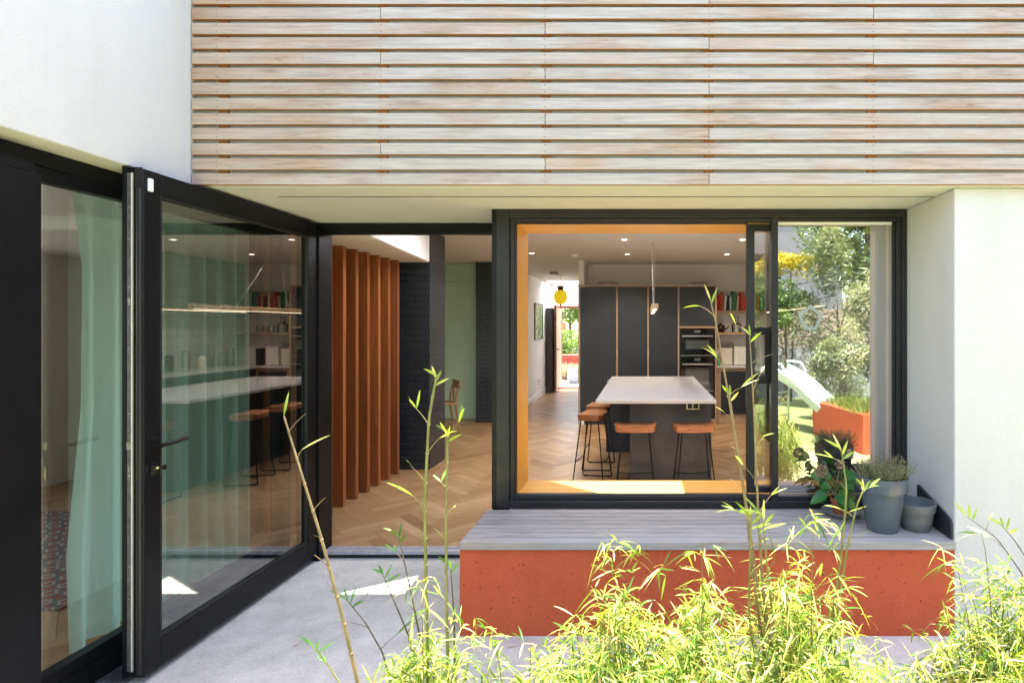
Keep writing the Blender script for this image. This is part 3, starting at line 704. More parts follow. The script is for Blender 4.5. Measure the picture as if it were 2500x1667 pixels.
MB().lathe([(.001,.095),(.06,.093)], (1.187,3.44,ZB+.006), 20).build('soil', M['soil'], p3)
sc = MB().lathe([(.001,0),(.075,0),(.112,.026),(.118,.034),(.114,.035),(.075,.006),(.001,.005)], (1.187,3.44,ZB), 48)
o = sc.build('saucer', M['saucer']); autosmooth(o); tag(o, 'round pale grey saucer under the terracotta pot', 'saucer')
hy_ = MB(); hs = MB(); rg = random.Random(8)
def broad(mb, p, d, nrm, L, wd, col):
    if mb.c is None: mb.c = []
    d = Vector(d).normalized(); side = d.cross(Vector(nrm)).normalized(); nn = side.cross(d)
    prof = [.1,.62,.95,1,.85,.5,0]; o = len(mb.v)
    for i, wf in enumerate(prof):
        f = i/6; c = Vector(p)+d*L*f - Vector((0,0,1))*L*.35*f*f
        e = .18*wd*wf
        mb.v += [c - side*wd*wf*.5 + nn*e, c, c + side*wd*wf*.5 + nn*e]
    for i in range(6):
        mb.f += [(o+3*i,o+3*i+1,o+3*i+4,o+3*i+3),(o+3*i+1,o+3*i+2,o+3*i+5,o+3*i+4)]; mb.c += [col, col]
base = Vector((1.187,3.44,ZB+.1))
for i in range(36):
    a = rg.random()*6.283; hgt = rg.uniform(.0,.165); r = rg.uniform(.02,.07)
    p = base + Vector((math.cos(a)*r-.045, math.sin(a)*r-.02, hgt))
    hs.tube([base, base.lerp(p,.5)+Vector((0,0,.02)), p], .0022, 5, False)
    d = Vector((math.cos(a), math.sin(a)-.35, rg.uniform(-.6,.3)))
    broad(hy_, p, d, (rg.gauss(0,.25), rg.gauss(0,.25)-.9, .8), rg.uniform(.06,.10), rg.uniform(.05,.078), min(1, max(0, rg.gauss(.55,.3))))
autosmooth(hy_.build('foliage', M['hyd'], p3)); hs.build('stems', M['cane_green'], p3)
for cx, cy, cz, rr, n in ((1.042,3.36,ZB+.285,.034,190), (1.165,3.40,ZB+.315,.024,80)):
    fl = MB()
    for i in range(n):
        d = Vector((rg.gauss(0,1), rg.gauss(0,1), rg.gauss(0,1))).normalized(); p = Vector((cx,cy,cz))+d*rr*rg.uniform(.55,1)
        fl.leaf(p, d+Vector((rg.gauss(0,.5),rg.gauss(0,.5),rg.gauss(0,.5))), (rg.random(),rg.random(),rg.random()), .014, .013, 0, .5, 3)
    fl.tube([(cx,cy,cz),(1.14,3.42,ZB+.12)], .002, 5)
    fl.build('flower_head', M['flower'], p3)
# slate board leaning on the reveal
bd = MB().prism([(3.045,.4635),(3.40,.4635),(3.42,.475),(3.425,.645),(3.415,.655),(3.40,.652),(3.075,.575),(3.055,.565),(3.043,.54),(3.041,.475)], 'x', 1.634, 1.646)
o = bd.build('slate_board', M['slate'], bevel=.004); tag(o, 'dark board with a sloping top leaning on the white reveal', 'board')
o = MB().lathe([(.001,0),(.05,0),(.058,.07),(.055,.07),(.048,.006),(.001,.006)], (1.46,3.36,ZB), 30).build('small_bowl', M['blue']); autosmooth(o); tag(o, 'small pale blue bowl half hidden behind the two grey pots', 'bowl')

# ================================================================ INTERIOR
sc_ = thing('timber_screen', 'room screen of vertical red cedar fins beside the black brick pillar', 'screen', (-2.8, 5.5, 0))
yy = 6.15
for i in range(9):
    y = yy - .2215*i; w_ = .0
    MB().box(-2.94, -2.678, y, y+.052, .002, 2.317).build('fin', M['redwood'], sc_, bevel=.003)
MB().box(-3.10, -3.0, 4.2, 6.36, .002, 2.3165).build('backing', M['blackpanel'], sc_)
o = MB().box(-2.78, -2.415, 6.375, 6.865, .001, 2.679).build('brick_pillar', M['brick'], bevel=.004); tag(o, 'black painted brick pillar beside the cedar screen', 'pillar')
MB().box(-2.83, -2.435, 9.5, 9.95, .001, 2.679)
o = MB().box(-2.83, -2.435, 9.5, 9.949, .001, 2.679).build('brick_pier', M['brick'], bevel=.004); tag(o, 'black painted brick pier beside the green door', 'pillar')
gd = thing('green_door', 'tall sage green interior door in the green wall', 'door', (-3.3, 9.84, 0))
MB().box(-3.75, -2.86, 9.82, 9.855, .01, 2.36).build('door_leaf', M['green_door'], gd, bevel=.003)
MB().box(-6, -2.84, 9.83, 9.856, 2.37, 2.5).build('door_head', M['green_door'], gd, bevel=.003)
MB().tube([(-2.9, 9.82, .93), (-2.9, 9.77, .93), (-3.02, 9.765, .935)], .008, 8).build('handle', M['steel'], gd)

# chair by the green door
def leg(mb, a, b, r0, r1): mb.tube([a, b], [r0, r1], 8)
ch = thing('chair', 'light oak dining chair with curved backrest near the green door', 'chair', (0,0,0))
MB().box(-.2, .2, -.2, .2, .43, .46).build('seat', M['oak'], ch, bevel=.012)
for sx, sy_ in ((-1,-1),(1,-1),(-1,1),(1,1)):
    m_ = MB()
    if sy_ < 0: leg(m_, (sx*.17, -.17, .43), (sx*.2, -.21, .0), .018, .013)
    else: m_.tube([(sx*.2, .24, 0), (sx*.175, .18, .44), (sx*.18, .20, .62), (sx*.185, .25, .78)], [.013,.019,.017,.014], 8)
    autosmooth(m_.build('leg', M['oak'], ch))
MB().prism([(-.2,.66),(.2,.66),(.215,.72),(.2,.79),(-.2,.79),(-.215,.72)], 'y', .225, .25).build('backrest', M['oak'], ch, bevel=.008)
MB().prism([(-.03,.46),(.03,.46),(.06,.68),(-.06,.68)], 'y', .19, .21).build('splat', M['oak'], ch, bevel=.004)
ch.location = (-3.08, 8.55, .001); ch.rotation_euler = (0, 0, R(-58))

# tall cabinets
YC = 9.29
cb = thing('kitchen_cabinet', 'wall of tall black kitchen cabinets edged in pale plywood', 'cabinet', (0, 9.6, 0))
XC = [-1.085, -.462, .047, .545, 1.155]
MB().box(-1.06, 1.13, YC+.03, 9.865, .001, 2.25).build('carcass', M['blackpanel'], cb)
fr_ = MB().box(-1.095, 1.165, YC, 9.864, 2.252, 2.282)
for x in XC: fr_.box(x-.014 if x > -1 else x-.010, x+.014, YC+.001, 9.862 if x in (XC[0], XC[-1]) else YC+.04, .001, 2.2515)
fr_.box(.56, 1.14, YC+.001, YC+.04, 1.575, 1.605).box(.56, 1.14, YC+.002, YC+.04, .001, .09).build('ply_edging', M['ply'], cb, bevel=.002)
for a, b in zip(XC[:3], XC[1:4]):
    d = MB().box(a+.020, b-.020, YC+.004, YC+.028, .08, 2.245).build('cabinet_door', M['blackpanel'], cb, bevel=.002)
    MB().box(b-.013, b+.013, YC-.004, YC, 1.09, 1.22).build('finger_pull', M['timber_pale'], d)
MB().box(.566, 1.134, YC+.004, YC+.028, 1.61, 2.245).build('cabinet_door', M['blackpanel'], cb, bevel=.002)
OG = plain('oven black glass', (.006, .007, .008), .06, var=.05)
for nm, lab, z0_, z1_ in (('oven','upper black glass oven set in the cabinets',1.125,1.572), ('oven','lower black glass oven below the upper one',.55,1.115)):
    ov = thing(nm, lab, 'oven', (.85, YC, z0_), 'built-in ovens')
    MB().box(.578, 1.122, YC-.012, YC+.027, z0_, z1_).build('body', OG, ov, bevel=.003)
    MB().box(.60, 1.10, YC-.055, YC-.04, z1_-.135, z1_-.115).box(.61, .625, YC-.04, YC-.012, z1_-.13, z1_-.12).box(1.075, 1.09, YC-.04, YC-.012, z1_-.13, z1_-.12).build('handle', M['steel'], ov)
    MB().box(.66, 1.04, YC-.0145, YC-.0125, z0_+.11, z1_-.19).build('window', plain('oven window', (.07,.085,.08), .05), ov)
    MB().box(.80, .90, YC-.0145, YC-.0125, z1_-.07, z1_-.03).build('display', plain('oven display', (.12,.14,.13), .1), ov)
    MB().box(.578, 1.122, YC-.0146, YC-.0124, z0_, z0_+.008).build('trim', M['steel'], ov)

# island
isl = thing('kitchen_island', 'black kitchen island with a white quartz worktop', 'kitchen island', (.1, 6.4, 0))
MB().box(-.456, .655, 5.23, 7.73, .892, .925).build('worktop', M['quartz'], isl, bevel=.003)
MB().box(-.15, .64, 5.50, 7.25, .001, .891).build('base', M['blackpanel'], isl, bevel=.002)
MB().box(-.50, .64, 7.252, 7.70, .001, .891).build('base', M['blackpanel'], isl, bevel=.002)
so_ = MB().box(.395, .525, 5.488, 5.4995, .80, .872).build('socket', M['chrome'], isl, bevel=.003)
MB().box(.41, .455, 5.485, 5.4875, .812, .858).box(.465, .51, 5.485, 5.4875, .812, .858).build('socket_insert', M['rubber'], so_)

# bar stools
def make_stool():
    s = thing('bar_stool', '', 'bar stool', (0,0,0), 'bar stools around the island')
    mb = MB(); nx, ny = 18, 12; wx, wy = .195, .135
    def top(x, y): return .702 + .013*(abs(x/wx)**2.2) + .009*math.exp(-(x/.05)**2)*max(0, -y/wy+.3) - .006*math.exp(-((abs(x)-.1)/.06)**2)
    g1 = []; 
    for j in range(ny+1):
        for i in range(nx+1):
            a = -1+2*i/nx; b = -1+2*j/ny
            x = wx*a*math.sqrt(1-.22*b*b); y = wy*b*math.sqrt(1-.30*a*a)
            g1.append((x, y, top(x, y)))
    n = len(g1)
    mb.add(g1 + [(x*.95, y*.93, .652) for x, y, z in g1], 
      [(j*(nx+1)+i, j*(nx+1)+i+1, (j+1)*(nx+1)+i+1, (j+1)*(nx+1)+i) for j in range(ny) for i in range(nx)] +
      [(n+j*(nx+1)+i, n+(j+1)*(nx+1)+i, n+(j+1)*(nx+1)+i+1, n+j*(nx+1)+i+1) for j in range(ny) for i in range(nx)])
    rim = [i for i in range(nx+1)] + [(j)*(nx+1)+nx for j in range(1, ny+1)] + [ny*(nx+1)+i for i in range(nx-1, -1, -1)] + [j*(nx+1) for j in range(ny-1, 0, -1)]
    mb.f += [(rim[k], n+rim[k], n+rim[(k+1)%len(rim)], rim[(k+1)%len(rim)]) for k in range(len(rim))]
    autosmooth(mb.build('seat', M['stoolwood'], s))
    for sx in (-1, 1):   # side frames: two splayed legs joined by a floor bar
        f = MB().tube([(sx*.12, -.09, .652), (sx*.185, -.16, .012), (sx*.188, -.15, .007), (sx*.188, .15, .007), (sx*.185, .16, .012), (sx*.12, .09, .652)], .0065, 8)
        autosmooth(f.build('leg_frame', M['black'], s))
        MB().box(sx*.188-.012, sx*.188+.012, -.145, -.115, 0, .014).box(sx*.188-.012, sx*.188+.012, .115, .145, 0, .014).build('foot', M['rubber'], s)
    autosmooth(MB().tube([(-.165,-.136,.235),(0,-.142,.22),(.165,-.136,.235)], .006, 8).build('footrest', M['black'], s))
    autosmooth(MB().tube([(-.165,.136,.235),(0,.142,.22),(.165,.136,.235)], .006, 8).build('footrest', M['black'], s))
    MB().box(-.13, .13, -.10, -.08, .644, .652).box(-.13, .13, .08, .10, .644, .652).build('seat_bracket', M['black'], s)
    return s
st0 = make_stool()
spots = [(-.09, 5.20, 0, 'bar stool on the left of the two at the front end of the island'), (.445, 5.20, 4, 'bar stool on the right of the two at the front, below the socket'),
         (-.545, 5.90, 80, 'nearer bar stool along the left side of the island'), (-.53, 6.50, 86, 'farther bar stool on the left side, half hidden behind another')]
for i, (x, y, a, lab) in enumerate(spots):
    o = st0 if i == 0 else copy_tree(st0)
    o.location = (x, y, .001); o.rotation_euler = (0, 0, R(a)); o['label'] = lab

# pendant bar light
pl = thing('pendant_light', 'slim timber bar pendant light over the island', 'pendant light', (.10, 7, 1.78))
pb = MB().box(.067, .137, 5.95, 8.2, 1.785, 1.84).build('bar', M['timber_pale'], pl, bevel=.002)
MB().box(.087, .117, 6.0, 8.15, 1.781, 1.7848).build('led_strip', M['led'], pl)
MB().tube([(.085, 7.35, 2.68), (.092, 6.6, 1.84)], .0016, 5).tube([(.12, 7.35, 2.68), (.115, 7.6, 1.84)], .0016, 5).build('cable', M['whiteplastic'], pl)
MB().tube([(.10, 7.35, 2.665), (.10, 7.35, 2.6795)], .02, 14).build('ceiling_rose', M['whiteplastic'], pl)
# downlights
for i, (x, y, lab) in enumerate([(-.26,7.06,'lit round downlight in the ceiling nearer the window, left of the pendant cable'), (1.21,7.06,'lit round downlight nearest the sliding sash at upper right'),
        (-.27,8.49,'lit round downlight in the middle of the ceiling, above the first cabinet divider'), (1.22,8.49,'lit round downlight above the ovens'), (-1.67,8.38,'lit round downlight at far left beside the hall')]):
    d = thing('downlight', lab, 'downlight', (x, y, 2.672), 'recessed ceiling downlights')
    MB().lathe([(.001,0),(.034,0)], (x,y,2.6765), 20).build('lens', M['lamp'], d)
    MB().lathe([(.034,-.0005),(.046,-.003),(.050,.003)], (x,y,2.676), 24).build('ring', M['whiteplastic'], d)
    L = bpy.data.lights.new('downlight_lamp', 'SPOT'); L.energy = 14; L.color = (1,.86,.68); L.spot_size = R(120); L.spot_blend = .6; L.shadow_soft_size = .04
    lo = bpy.data.objects.new('lamp', L); S.collection.objects.link(lo); lo.parent = d; lo.location = (0, 0, -.01)
# smoke alarms, sensor
o = MB().lathe([(.001,-.045),(.03,-.045),(.05,-.035),(.055,-.01),(.055,0)], (-1.05,8.5,2.679), 28).build('smoke_alarm', M['whiteplastic']); autosmooth(o); tag(o, 'round white smoke alarm on the kitchen ceiling', 'smoke alarm')
o = MB().box(-1.88,-1.72,11.2,11.35,2.63,2.679).build('ceiling_vent', plain('grey vent', (.4,.38,.35), .6), bevel=.006); tag(o, 'small rectangular vent on the hall ceiling before the lantern', 'vent')
o = MB().box(-.97,-.9,9.8,9.869,2.50,2.66).build('wall_box', M['whiteplastic'], bevel=.004); tag(o, 'small white box high on the wall above the cabinets', 'junction box')
# wire racks on the cabinets
def rack(x, y, z, r, lab):
    mb = MB(); ring = [(x+r*math.cos(a), y+r*.6*math.sin(a)) for a in [k*2*math.pi/24 for k in range(25)]]
    mb.tube([(px, py, z+.05) for px, py in ring], .004, 6, False).tube([(px, py, z+.004) for px, py in ring], .004, 6, False)
    for k in range(0, 24, 4): mb.tube([(ring[k][0], ring[k][1], z+.004), (ring[k][0], ring[k][1], z+.05)], .003, 5)
    o = mb.build('wire_rack', M['bronze']); tag(o, lab, 'wire rack', 'wire racks on the cabinets')
rack(-.63, 9.5, 2.282, .17, 'round wire rack on the cabinets at the end by the hall'); rack(.90, 9.5, 2.282, .15, 'round wire rack on the cabinets above the ovens')
# yellow lantern in the hall
ly = thing('lantern', 'yellow glass globe lantern hanging in the hallway', 'lantern', (-1.80, 12.1, 2.24))
c = (-1.80, 12.1, 2.24); pr = []
for k in range(25):
    a = -math.pi/2 + math.pi*k/24; rr = .145*math.cos(a)*(1+.02*math.cos(k*math.pi)) ; pr.append((max(.02, rr), .15*math.sin(a)*(1.15 if a < 0 else 1)))
autosmooth(MB().lathe(pr, c, 32).build('globe', M['yellowglass'], ly))
autosmooth(MB().lathe([(.001,.225),(.05,.22),(.10,.195),(.06,.185),(.062,.14),(.085,.115)], c, 24).build('cap', M['bronze'], ly))
autosmooth(MB().lathe([(.001,-.215),(.02,-.2),(.012,-.185),(.03,-.17),(.02,-.16)], c, 16).build('finial', M['bronze'], ly))
MB().tube([(c[0]-.03,c[1],c[2]+.19),(c[0]-.02,c[1],c[2]+.25),(c[0]+.02,c[1],c[2]+.25),(c[0]+.03,c[1],c[2]+.19)], .004, 6).tube([(c[0],c[1],c[2]+.25),(c[0],c[1],2.679)], .003, 6).build('chain', M['bronze'], ly)
MB().lathe([(.001,-.02),(.05,-.02),(.055,0)], (c[0],c[1],2.679), 20).build('ceiling_rose', M['steel'], ly)
# hall items
pc = thing('picture', 'green landscape picture in a pale frame on the hall wall', 'picture', (-2.42, 12.9, 1.3))
MB().box(-2.429,-2.40,12.45,13.35,1.30,1.33).box(-2.429,-2.40,12.45,13.35,2.09,2.12).box(-2.429,-2.40,12.45,12.48,1.331,2.089).box(-2.429,-2.40,13.32,13.35,1.331,2.089).build('frame', M['greysteel'], pc)
MB().box(-2.429,-2.415,12.48,13.32,1.331,2.089).build('print', M['picture'], pc)
o = MB().box(-2.429,-2.40,13.55,13.65,1.22,1.38).build('entry_phone', M['whiteplastic'], bevel=.005); tag(o, 'small white entry phone on the hall wall beside the picture', 'entry phone')
o = MB().box(-2.429,-2.418,13.55,13.65,1.06,1.15).build('light_switch', M['whiteplastic'], bevel=.003); tag(o, 'white light switch below the entry phone', 'light switch')
for k, lab in ((12.9,'nearer of two white sockets low on the hall wall'),(13.08,'farther of two white sockets low on the hall wall')):
    o = MB().box(-2.429,-2.418,k,k+.13,.30,.40).build('wall_socket', M['whiteplastic'], bevel=.003); tag(o, lab, 'socket', 'hall wall sockets')
fd = thing('front_door', 'open varnished red wood front door at the end of the hall', 'door', (-2.2, 14.3, 0))
MB().box(-2.20,-2.155,13.75,14.6,.01,2.11).build('door_leaf', M['redwood_door'], fd, bevel=.003)
MB().box(-2.152,-2.148,13.8,14.55,.1,2.05).build('inner_face', M['timber_pale'], fd)
MB().box(-2.2,-2.15,14.6,14.7,.0,2.13).box(-2.15,-1.3,14.6,14.66,2.07,2.13).box(-1.35,-1.3,14.6,14.7,.0,2.07).box(-2.15,-1.35,14.6,14.84,.0,.03).build('door_frame', M['redwood_door'], fd)
MB().tube([(-2.15,13.82,1.05),(-2.09,13.82,1.05),(-2.09,13.95,1.05)], .01, 8).build('handle', M['bronze'], fd)
o = MB().box(-2.41,-2.25,13.82,14.2,.01,2.05).build('door_shade_panel', plain('dark grey panel', (.07,.065,.07), .6)); tag(o, 'narrow dark panel standing in for shade beside the open front door', 'shade panel')  # dark grey colour stands in for the shadow of the open door

# kitchen corner: shelves, books, jars
def shelf(x0,x1,y0,y1,z,lab):
    s = MB().box(x0,x1,y0,y1,z-.035,z).build('shelf', M['ply'], bevel=.003); tag(s, lab, 'shelf', 'kitchen wall shelves'); return s
shelf(1.17,2.29,9.62,9.868,1.87,'upper plywood shelf holding cookbooks in the kitchen corner')
shelf(1.17,2.29,9.62,9.868,1.50,'lower plywood shelf holding glassware in the kitchen corner')
s = thing('long_shelf', 'long plywood shelf with light strip on the tiled kitchen wall', 'shelf', (2.15, 8, 1.87))
MB().box(2.02,2.299,6.4,9.60,1.84,1.87).build('board', M['ply'], s)
MB().box(2.04,2.06,6.5,9.55,1.834,1.8395).build('led_strip', M['led'], s)
bc = [((.6,.05,.03),'red'),((.75,.7,.62),'cream'),((.05,.25,.13),'green'),((.03,.03,.035),'black'),((.55,.12,.05),'rust red'),((.7,.7,.7),'white'),((.1,.35,.33),'teal'),((.55,.45,.32),'tan')]
order = [1,0,0,4,1,3,5,2,2,7,0,4,0,1,3,3,7,0,6,2]
nth = ['first','second','third','fourth','fifth','sixth','seventh','eighth','ninth','tenth','eleventh','twelfth','thirteenth','fourteenth','fifteenth','sixteenth','seventeenth','eighteenth','nineteenth','twentieth']
bxx = 1.19; rg = random.Random(4)
for i, k in enumerate(order):
    w_ = rg.uniform(.022,.04); h_ = rg.uniform(.23,.34); 
    if 2 > i: h_ += .02
    mb = MB().box(-w_/2,w_/2,0,.16,0,h_)
    bk = thing('book', f'{bc[k][1]} book standing {nth[i]} from the left on the upper kitchen shelf', 'book', (0,0,0), 'cookbooks on the upper kitchen shelf')
    MB().box(-w_/2,-w_/2+.002,0,.16,0,h_).box(w_/2-.002,w_/2,0,.16,0,h_).box(-w_/2+.002,w_/2-.002,0,.003,0,h_).build('cover', colmat('cloth '+bc[k][1], bc[k][0]), bk)
    MB().box(-w_/2+.002,w_/2-.002,.003,.155,.003,h_-.004).build('pages', M['cream'], bk)
    bk.location = (bxx+w_/2, 9.66, 1.8705); bk.rotation_euler = (0, 0, 0); bxx += w_+.006
    if i in (4, 9, 17): bk.rotation_euler = (0, R(5), 0); bxx += .026
# glassware on lower shelf
def vase(x, y, z, prof, m, name, lab, cat, grp=None):
    o = MB().lathe(prof, (x,y,z), 24).build(name, m); autosmooth(o); tag(o, lab, cat, grp); return o
vase(1.56,9.74,1.50,[(.001,.001),(.08,.001),(.085,.14),(.05,.16),(.03,.2),(.03,.24),(.05,.27),(.001,.28)],M['glass_clear'],'decanter','square shouldered glass decanter on the lower shelf','decanter')
tp = thing('teapot', 'dark metal teapot at the left end of the lower shelf', 'teapot', (1.29,9.74,1.501))
autosmooth(MB().lathe([(.001,.0),(.05,.0),(.085,.06),(.07,.12),(.03,.14),(.012,.15),(.012,.17),(.001,.175)],(1.29,9.74,1.501),24).build('body', M['bronze'], tp))
autosmooth(MB().tube([(1.36,9.74,1.54),(1.41,9.74,1.58),(1.43,9.74,1.62)],[.016,.011,.008],8).build('spout', M['bronze'], tp))
autosmooth(MB().tube([(1.22,9.74,1.60),(1.17,9.74,1.59),(1.18,9.74,1.54),(1.22,9.74,1.53)],.006,8).build('handle', M['bronze'], tp))
for x, lab in ((1.74,'short dark glass right of the decanter'),(1.84,'clear tumbler beside the short dark glass'),(1.95,'clear tumbler near the right end of the lower shelf')):
    vase(x,9.73,1.5005,[(.001,.0),(.035,.0),(.042,.11),(.039,.11),(.032,.006),(.001,.006)],M['glass_clear'],'glass_tumbler',lab,'tumbler','glasses on the lower shelf')
# corner base unit + worktop
bu = thing('base_cabinet', 'low black cabinet with plywood frame in the kitchen corner', 'cabinet', (1.7,9.5,0))
MB().box(1.17,2.29,9.32,9.868,.92,.955).build('worktop', M['quartz'], bu, bevel=.002)
MB().box(1.18,2.28,9.36,9.86,.001,.918).build('carcass', M['ply'], bu)
MB().box(1.245,1.70,9.335,9.359,.17,.865).build('cabinet_door', M['blackpanel'], bu, bevel=.002)
MB().box(1.76,2.24,9.335,9.359,.17,.865).build('cabinet_door', M['blackpanel'], bu, bevel=.002)
bu2 = thing('wall_counter', 'long black base unit and white worktop along the tiled wall', 'cabinet', (1.98,7.5,0))
MB().box(1.68,2.299,5.6,9.30,.92,.955).build('worktop', M['quartz'], bu2, bevel=.002)
MB().box(1.72,2.29,5.62,9.29,.001,.918).build('carcass', M['blackpanel'], bu2)
def canister(x, w_, h_, c, lab, name='canister', cat='canister'):
    t = thing(name, lab, cat, (x,9.6,.9555), 'canisters on the corner worktop')
    MB().box(x-w_/2,x+w_/2,9.52,9.70,.956,.956+h_).build('body', c, t, bevel=.012); MB().box(x-w_/2-.003,x+w_/2+.003,9.517,9.703,.956+h_,.956+h_+.025).build('lid', c, t, bevel=.006)
canister(1.365,.17,.26,colmat('cream enamel',(.66,.60,.5)),'tall cream canister on the corner worktop under the wire basket')
canister(1.60,.22,.28,colmat('white enamel',(.72,.69,.64)),'wider white bread bin right of the cream canister')
vase(1.225,9.55,.956,[(.001,0),(.022,0),(.022,.13),(.01,.16),(.01,.19),(.001,.19)],colmat('green bottle',(.03,.28,.08)),'bottle','small green bottle left of the canisters','bottle')
ck = MB().box(1.76,1.86,9.5,9.62,.956,1.24).build('black_caddy', M['rubber'], bevel=.01); tag(ck, 'black narrow caddy right of the white bread bin', 'caddy')
wb = MB()
for z in (1.245,1.29,1.33): wb.tube([(1.26,9.54,z),(1.48,9.54,z),(1.48,9.7,z),(1.26,9.7,z),(1.26,9.54,z)],.004,6,False)
for k in range(7): wb.tube([(1.26+.0366*k,9.54,1.245),(1.26+.0366*k,9.54,1.33)],.003,5)
tag(wb.build('wire_basket', M['bronze']), 'black wire basket sitting on the cream canister', 'basket')
# things on long counter / shelf for the door's reflection
rg = random.Random(9)
for i in range(9):
    y = 6.9+.3*i
    c = rg.choice([M['glass_clear'], M['bronze'], colmat('cream enamel',(.66,.60,.5)), M['steel']])
    vase(2.13,y,.9555,[(.001,0),(.05,0),(.055,.16+.05*(i%3)),(.03,.19+.05*(i%3)),(.001,.2+.05*(i%3))],c,'jar',f'{nth[i]} jar from the near end of the worktop along the tiled wall','jar','jars on the long worktop')

# curtain in the left wing, rug
cm = MB(); n = 90
pts = []
for i in range(n+1):
    f = i/n; y = 2.76 + 1.18*f; pts.append((-2.76 + .028*math.sin(f*52+.6*math.sin(f*17)) + .012*math.sin(f*111), y))
zs = [.035, .5, 1.2, 1.9, 2.36]
for z in zs:
    for j, (x, y) in enumerate(pts): cm.v.append(Vector((x*1.0 + (x+2.76)*(.5*(2.36-z)/2.3), y - (.05*math.sin(z*3) if j < 6 else 0)*(1-j/6 if j < 6 else 0) - .03*(z<.1)*(j<10), z)))
k = n+1
for a in range(len(zs)-1):
    for i in range(n): cm.f.append((a*k+i, a*k+i+1, (a+1)*k+i+1, (a+1)*k+i))
o = cm.build('curtain', M['curtain'], smooth=True); tag(o, 'sheer pale green curtain hanging behind the left glazing', 'curtain')
o = MB().box(-5.2,-3.3,3.2,4.9,.0005,.012).build('rug', M['rug']); tag(o, 'red and cream patterned rug on the parquet in the left wing', 'rug')

# ================================================================ VEGETATION
def fan(mb, rg, p, d, n, L, wd, cmin, cmax, spread=.8, droop=.3):
    for k in range(n):
        dd = (Vector(d) + Vector((rg.gauss(0,spread), rg.gauss(0,spread), rg.gauss(-.05,spread*.7)))).normalized()
        mb.leaf(p, dd, (rg.gauss(0,.6), rg.gauss(0,.6), 1), L*rg.uniform(.5,1.3), wd*rg.uniform(.6,1.15), droop*rg.uniform(0,1.6), min(1,max(0,rg.uniform(cmin,cmax))), 4)
def cane_path(pts2, Y, n=14):
    P = [W(u, v, Y+dy) for u, v, dy in pts2]
    out = []
    for i in range(len(P)-1):
        for k in range(n):
            f = k/n; out.append(P[i].lerp(P[i+1], f))
    out.append(P[-1])
    # light smoothing
    for _ in range(6): out = [out[0]] + [(out[i-1]+out[i]*2+out[i+1])/4 for i in range(1,len(out)-1)] + [out[-1]]
    return out
def extend_down(path):
    d = (path[0]-path[min(6,len(path)-1)]); 
    if d.z > -1e-4: d.z = -.05
    sc_ = (path[0].z + .07)/(-d.z); b = path[0] + Vector((d.x*sc_*.35, d.y*sc_*.35, -.07 - path[0].z)); return [b] + path
def culm(lab, pts2, Y, r0, r1, mat, leafm='bamboo_leaf', seed=0, sparse=.35, Ll=.07, tip=4, cr=(.35,.95), grp='tall bamboo canes in the foreground', twig=.07, start=.25):
    rg = random.Random(seed); path = extend_down(cane_path(pts2, Y))
    t = thing('bamboo_cane', lab, 'bamboo', tuple(path[0]), grp)
    n = len(path); rs = [r0+(r1-r0)*i/(n-1) for i in range(n)]
    cm = MB().tube(path, rs, 8)
    # node rings every ~9 cm
    acc = 0; nodes = []
    for i in range(1, n):
        acc += (path[i]-path[i-1]).length
        if acc > .085: acc = 0; nodes.append(i); d = (path[i]-path[i-1]).normalized(); cm.tube([path[i]-d*.004, path[i], path[i]+d*.004], [rs[i]*1.0, rs[i]*1.4, rs[i]*1.02], 8)
    tw = cm; lf = MB()
    for i in nodes:
        if i/n < start: continue
        if rg.random() < .8:
            a = rg.choice([-1,1]); d = Vector((a*rg.uniform(.4,.9), rg.uniform(-.4,.4), rg.uniform(.4,1.1))).normalized()
            L = twig*rg.uniform(.4,1.1); e = path[i]+d*L; tw.tube([path[i], path[i]+d*L*.5+Vector((0,0,.004)), e], [.0015,.0012,.0008], 5)
            if rg.random() < sparse: fan(lf, rg, e, d, rg.choice([1,1,2,3]), Ll, .0085, *cr, .45, .15)
    d = (path[-1]-path[-4]).normalized(); 
    for k in range(tip):
        a = (k-(tip-1)/2)*.62
        dd = Vector((math.sin(a), rg.gauss(0,.2), math.cos(a)*.9)); lf.leaf(path[-1]-d*.012*k, dd, (rg.gauss(0,.3),-1,.5), Ll*rg.uniform(.6,1.2), .009, .1, rg.uniform(*cr), 4)
    autosmooth(cm.build('cane', M[mat], t)); 
    if lf.v: lf.build('leaves', M[leafm], t)
    return t
culm('leaning bare bamboo cane crossing the black door frame', [(822,1568,0),(785,1410,0),(735,1225,0),(690,1080,0),(652,955,0)], 1.9, .0065, .0028, 'cane', seed=1, sparse=.1, tip=1, Ll=.09)
culm('tallest bamboo cane in front of the brick pillar', [(983,1568,0),(978,1320,0),(976,1150,0),(985,960,0),(1003,862,0)], 1.9, .0062, .0042, 'cane_green', seed=2, sparse=.8, tip=4, Ll=.085)
culm('bamboo cane just right of the tallest one, in front of the parquet', [(1030,1568,0),(1026,1400,0),(1024,1200,0),(1027,1080,0),(1028,990,0)], 1.92, .006, .0035, 'cane_green', seed=3, sparse=.8, tip=4, Ll=.08)
culm('bamboo cane whose tip crosses the oven', [(1765,1568,0),(1738,1380,0),(1712,1150,0),(1675,920,0),(1648,760,0),(1632,690,0)], 1.9, .006, .0022, 'cane', seed=4, sparse=.45, tip=2, Ll=.07, start=.45)
culm('straight bamboo cane in front of the sliding sash', [(1782,1568,0),(1752,1350,0),(1740,1150,0),(1732,950,0),(1722,770,0)], 1.88, .006, .002, 'cane', seed=5, sparse=.45, tip=3, Ll=.06, start=.45)
culm('slim bamboo cane rising between the two that cross the window', [(1800,1568,0),(1745,1380,0),(1714,1150,0),(1690,1000,0),(1676,905,0)], 1.93, .0048, .0015, 'cane', seed=6, sparse=.35, tip=3, Ll=.06, start=.5)
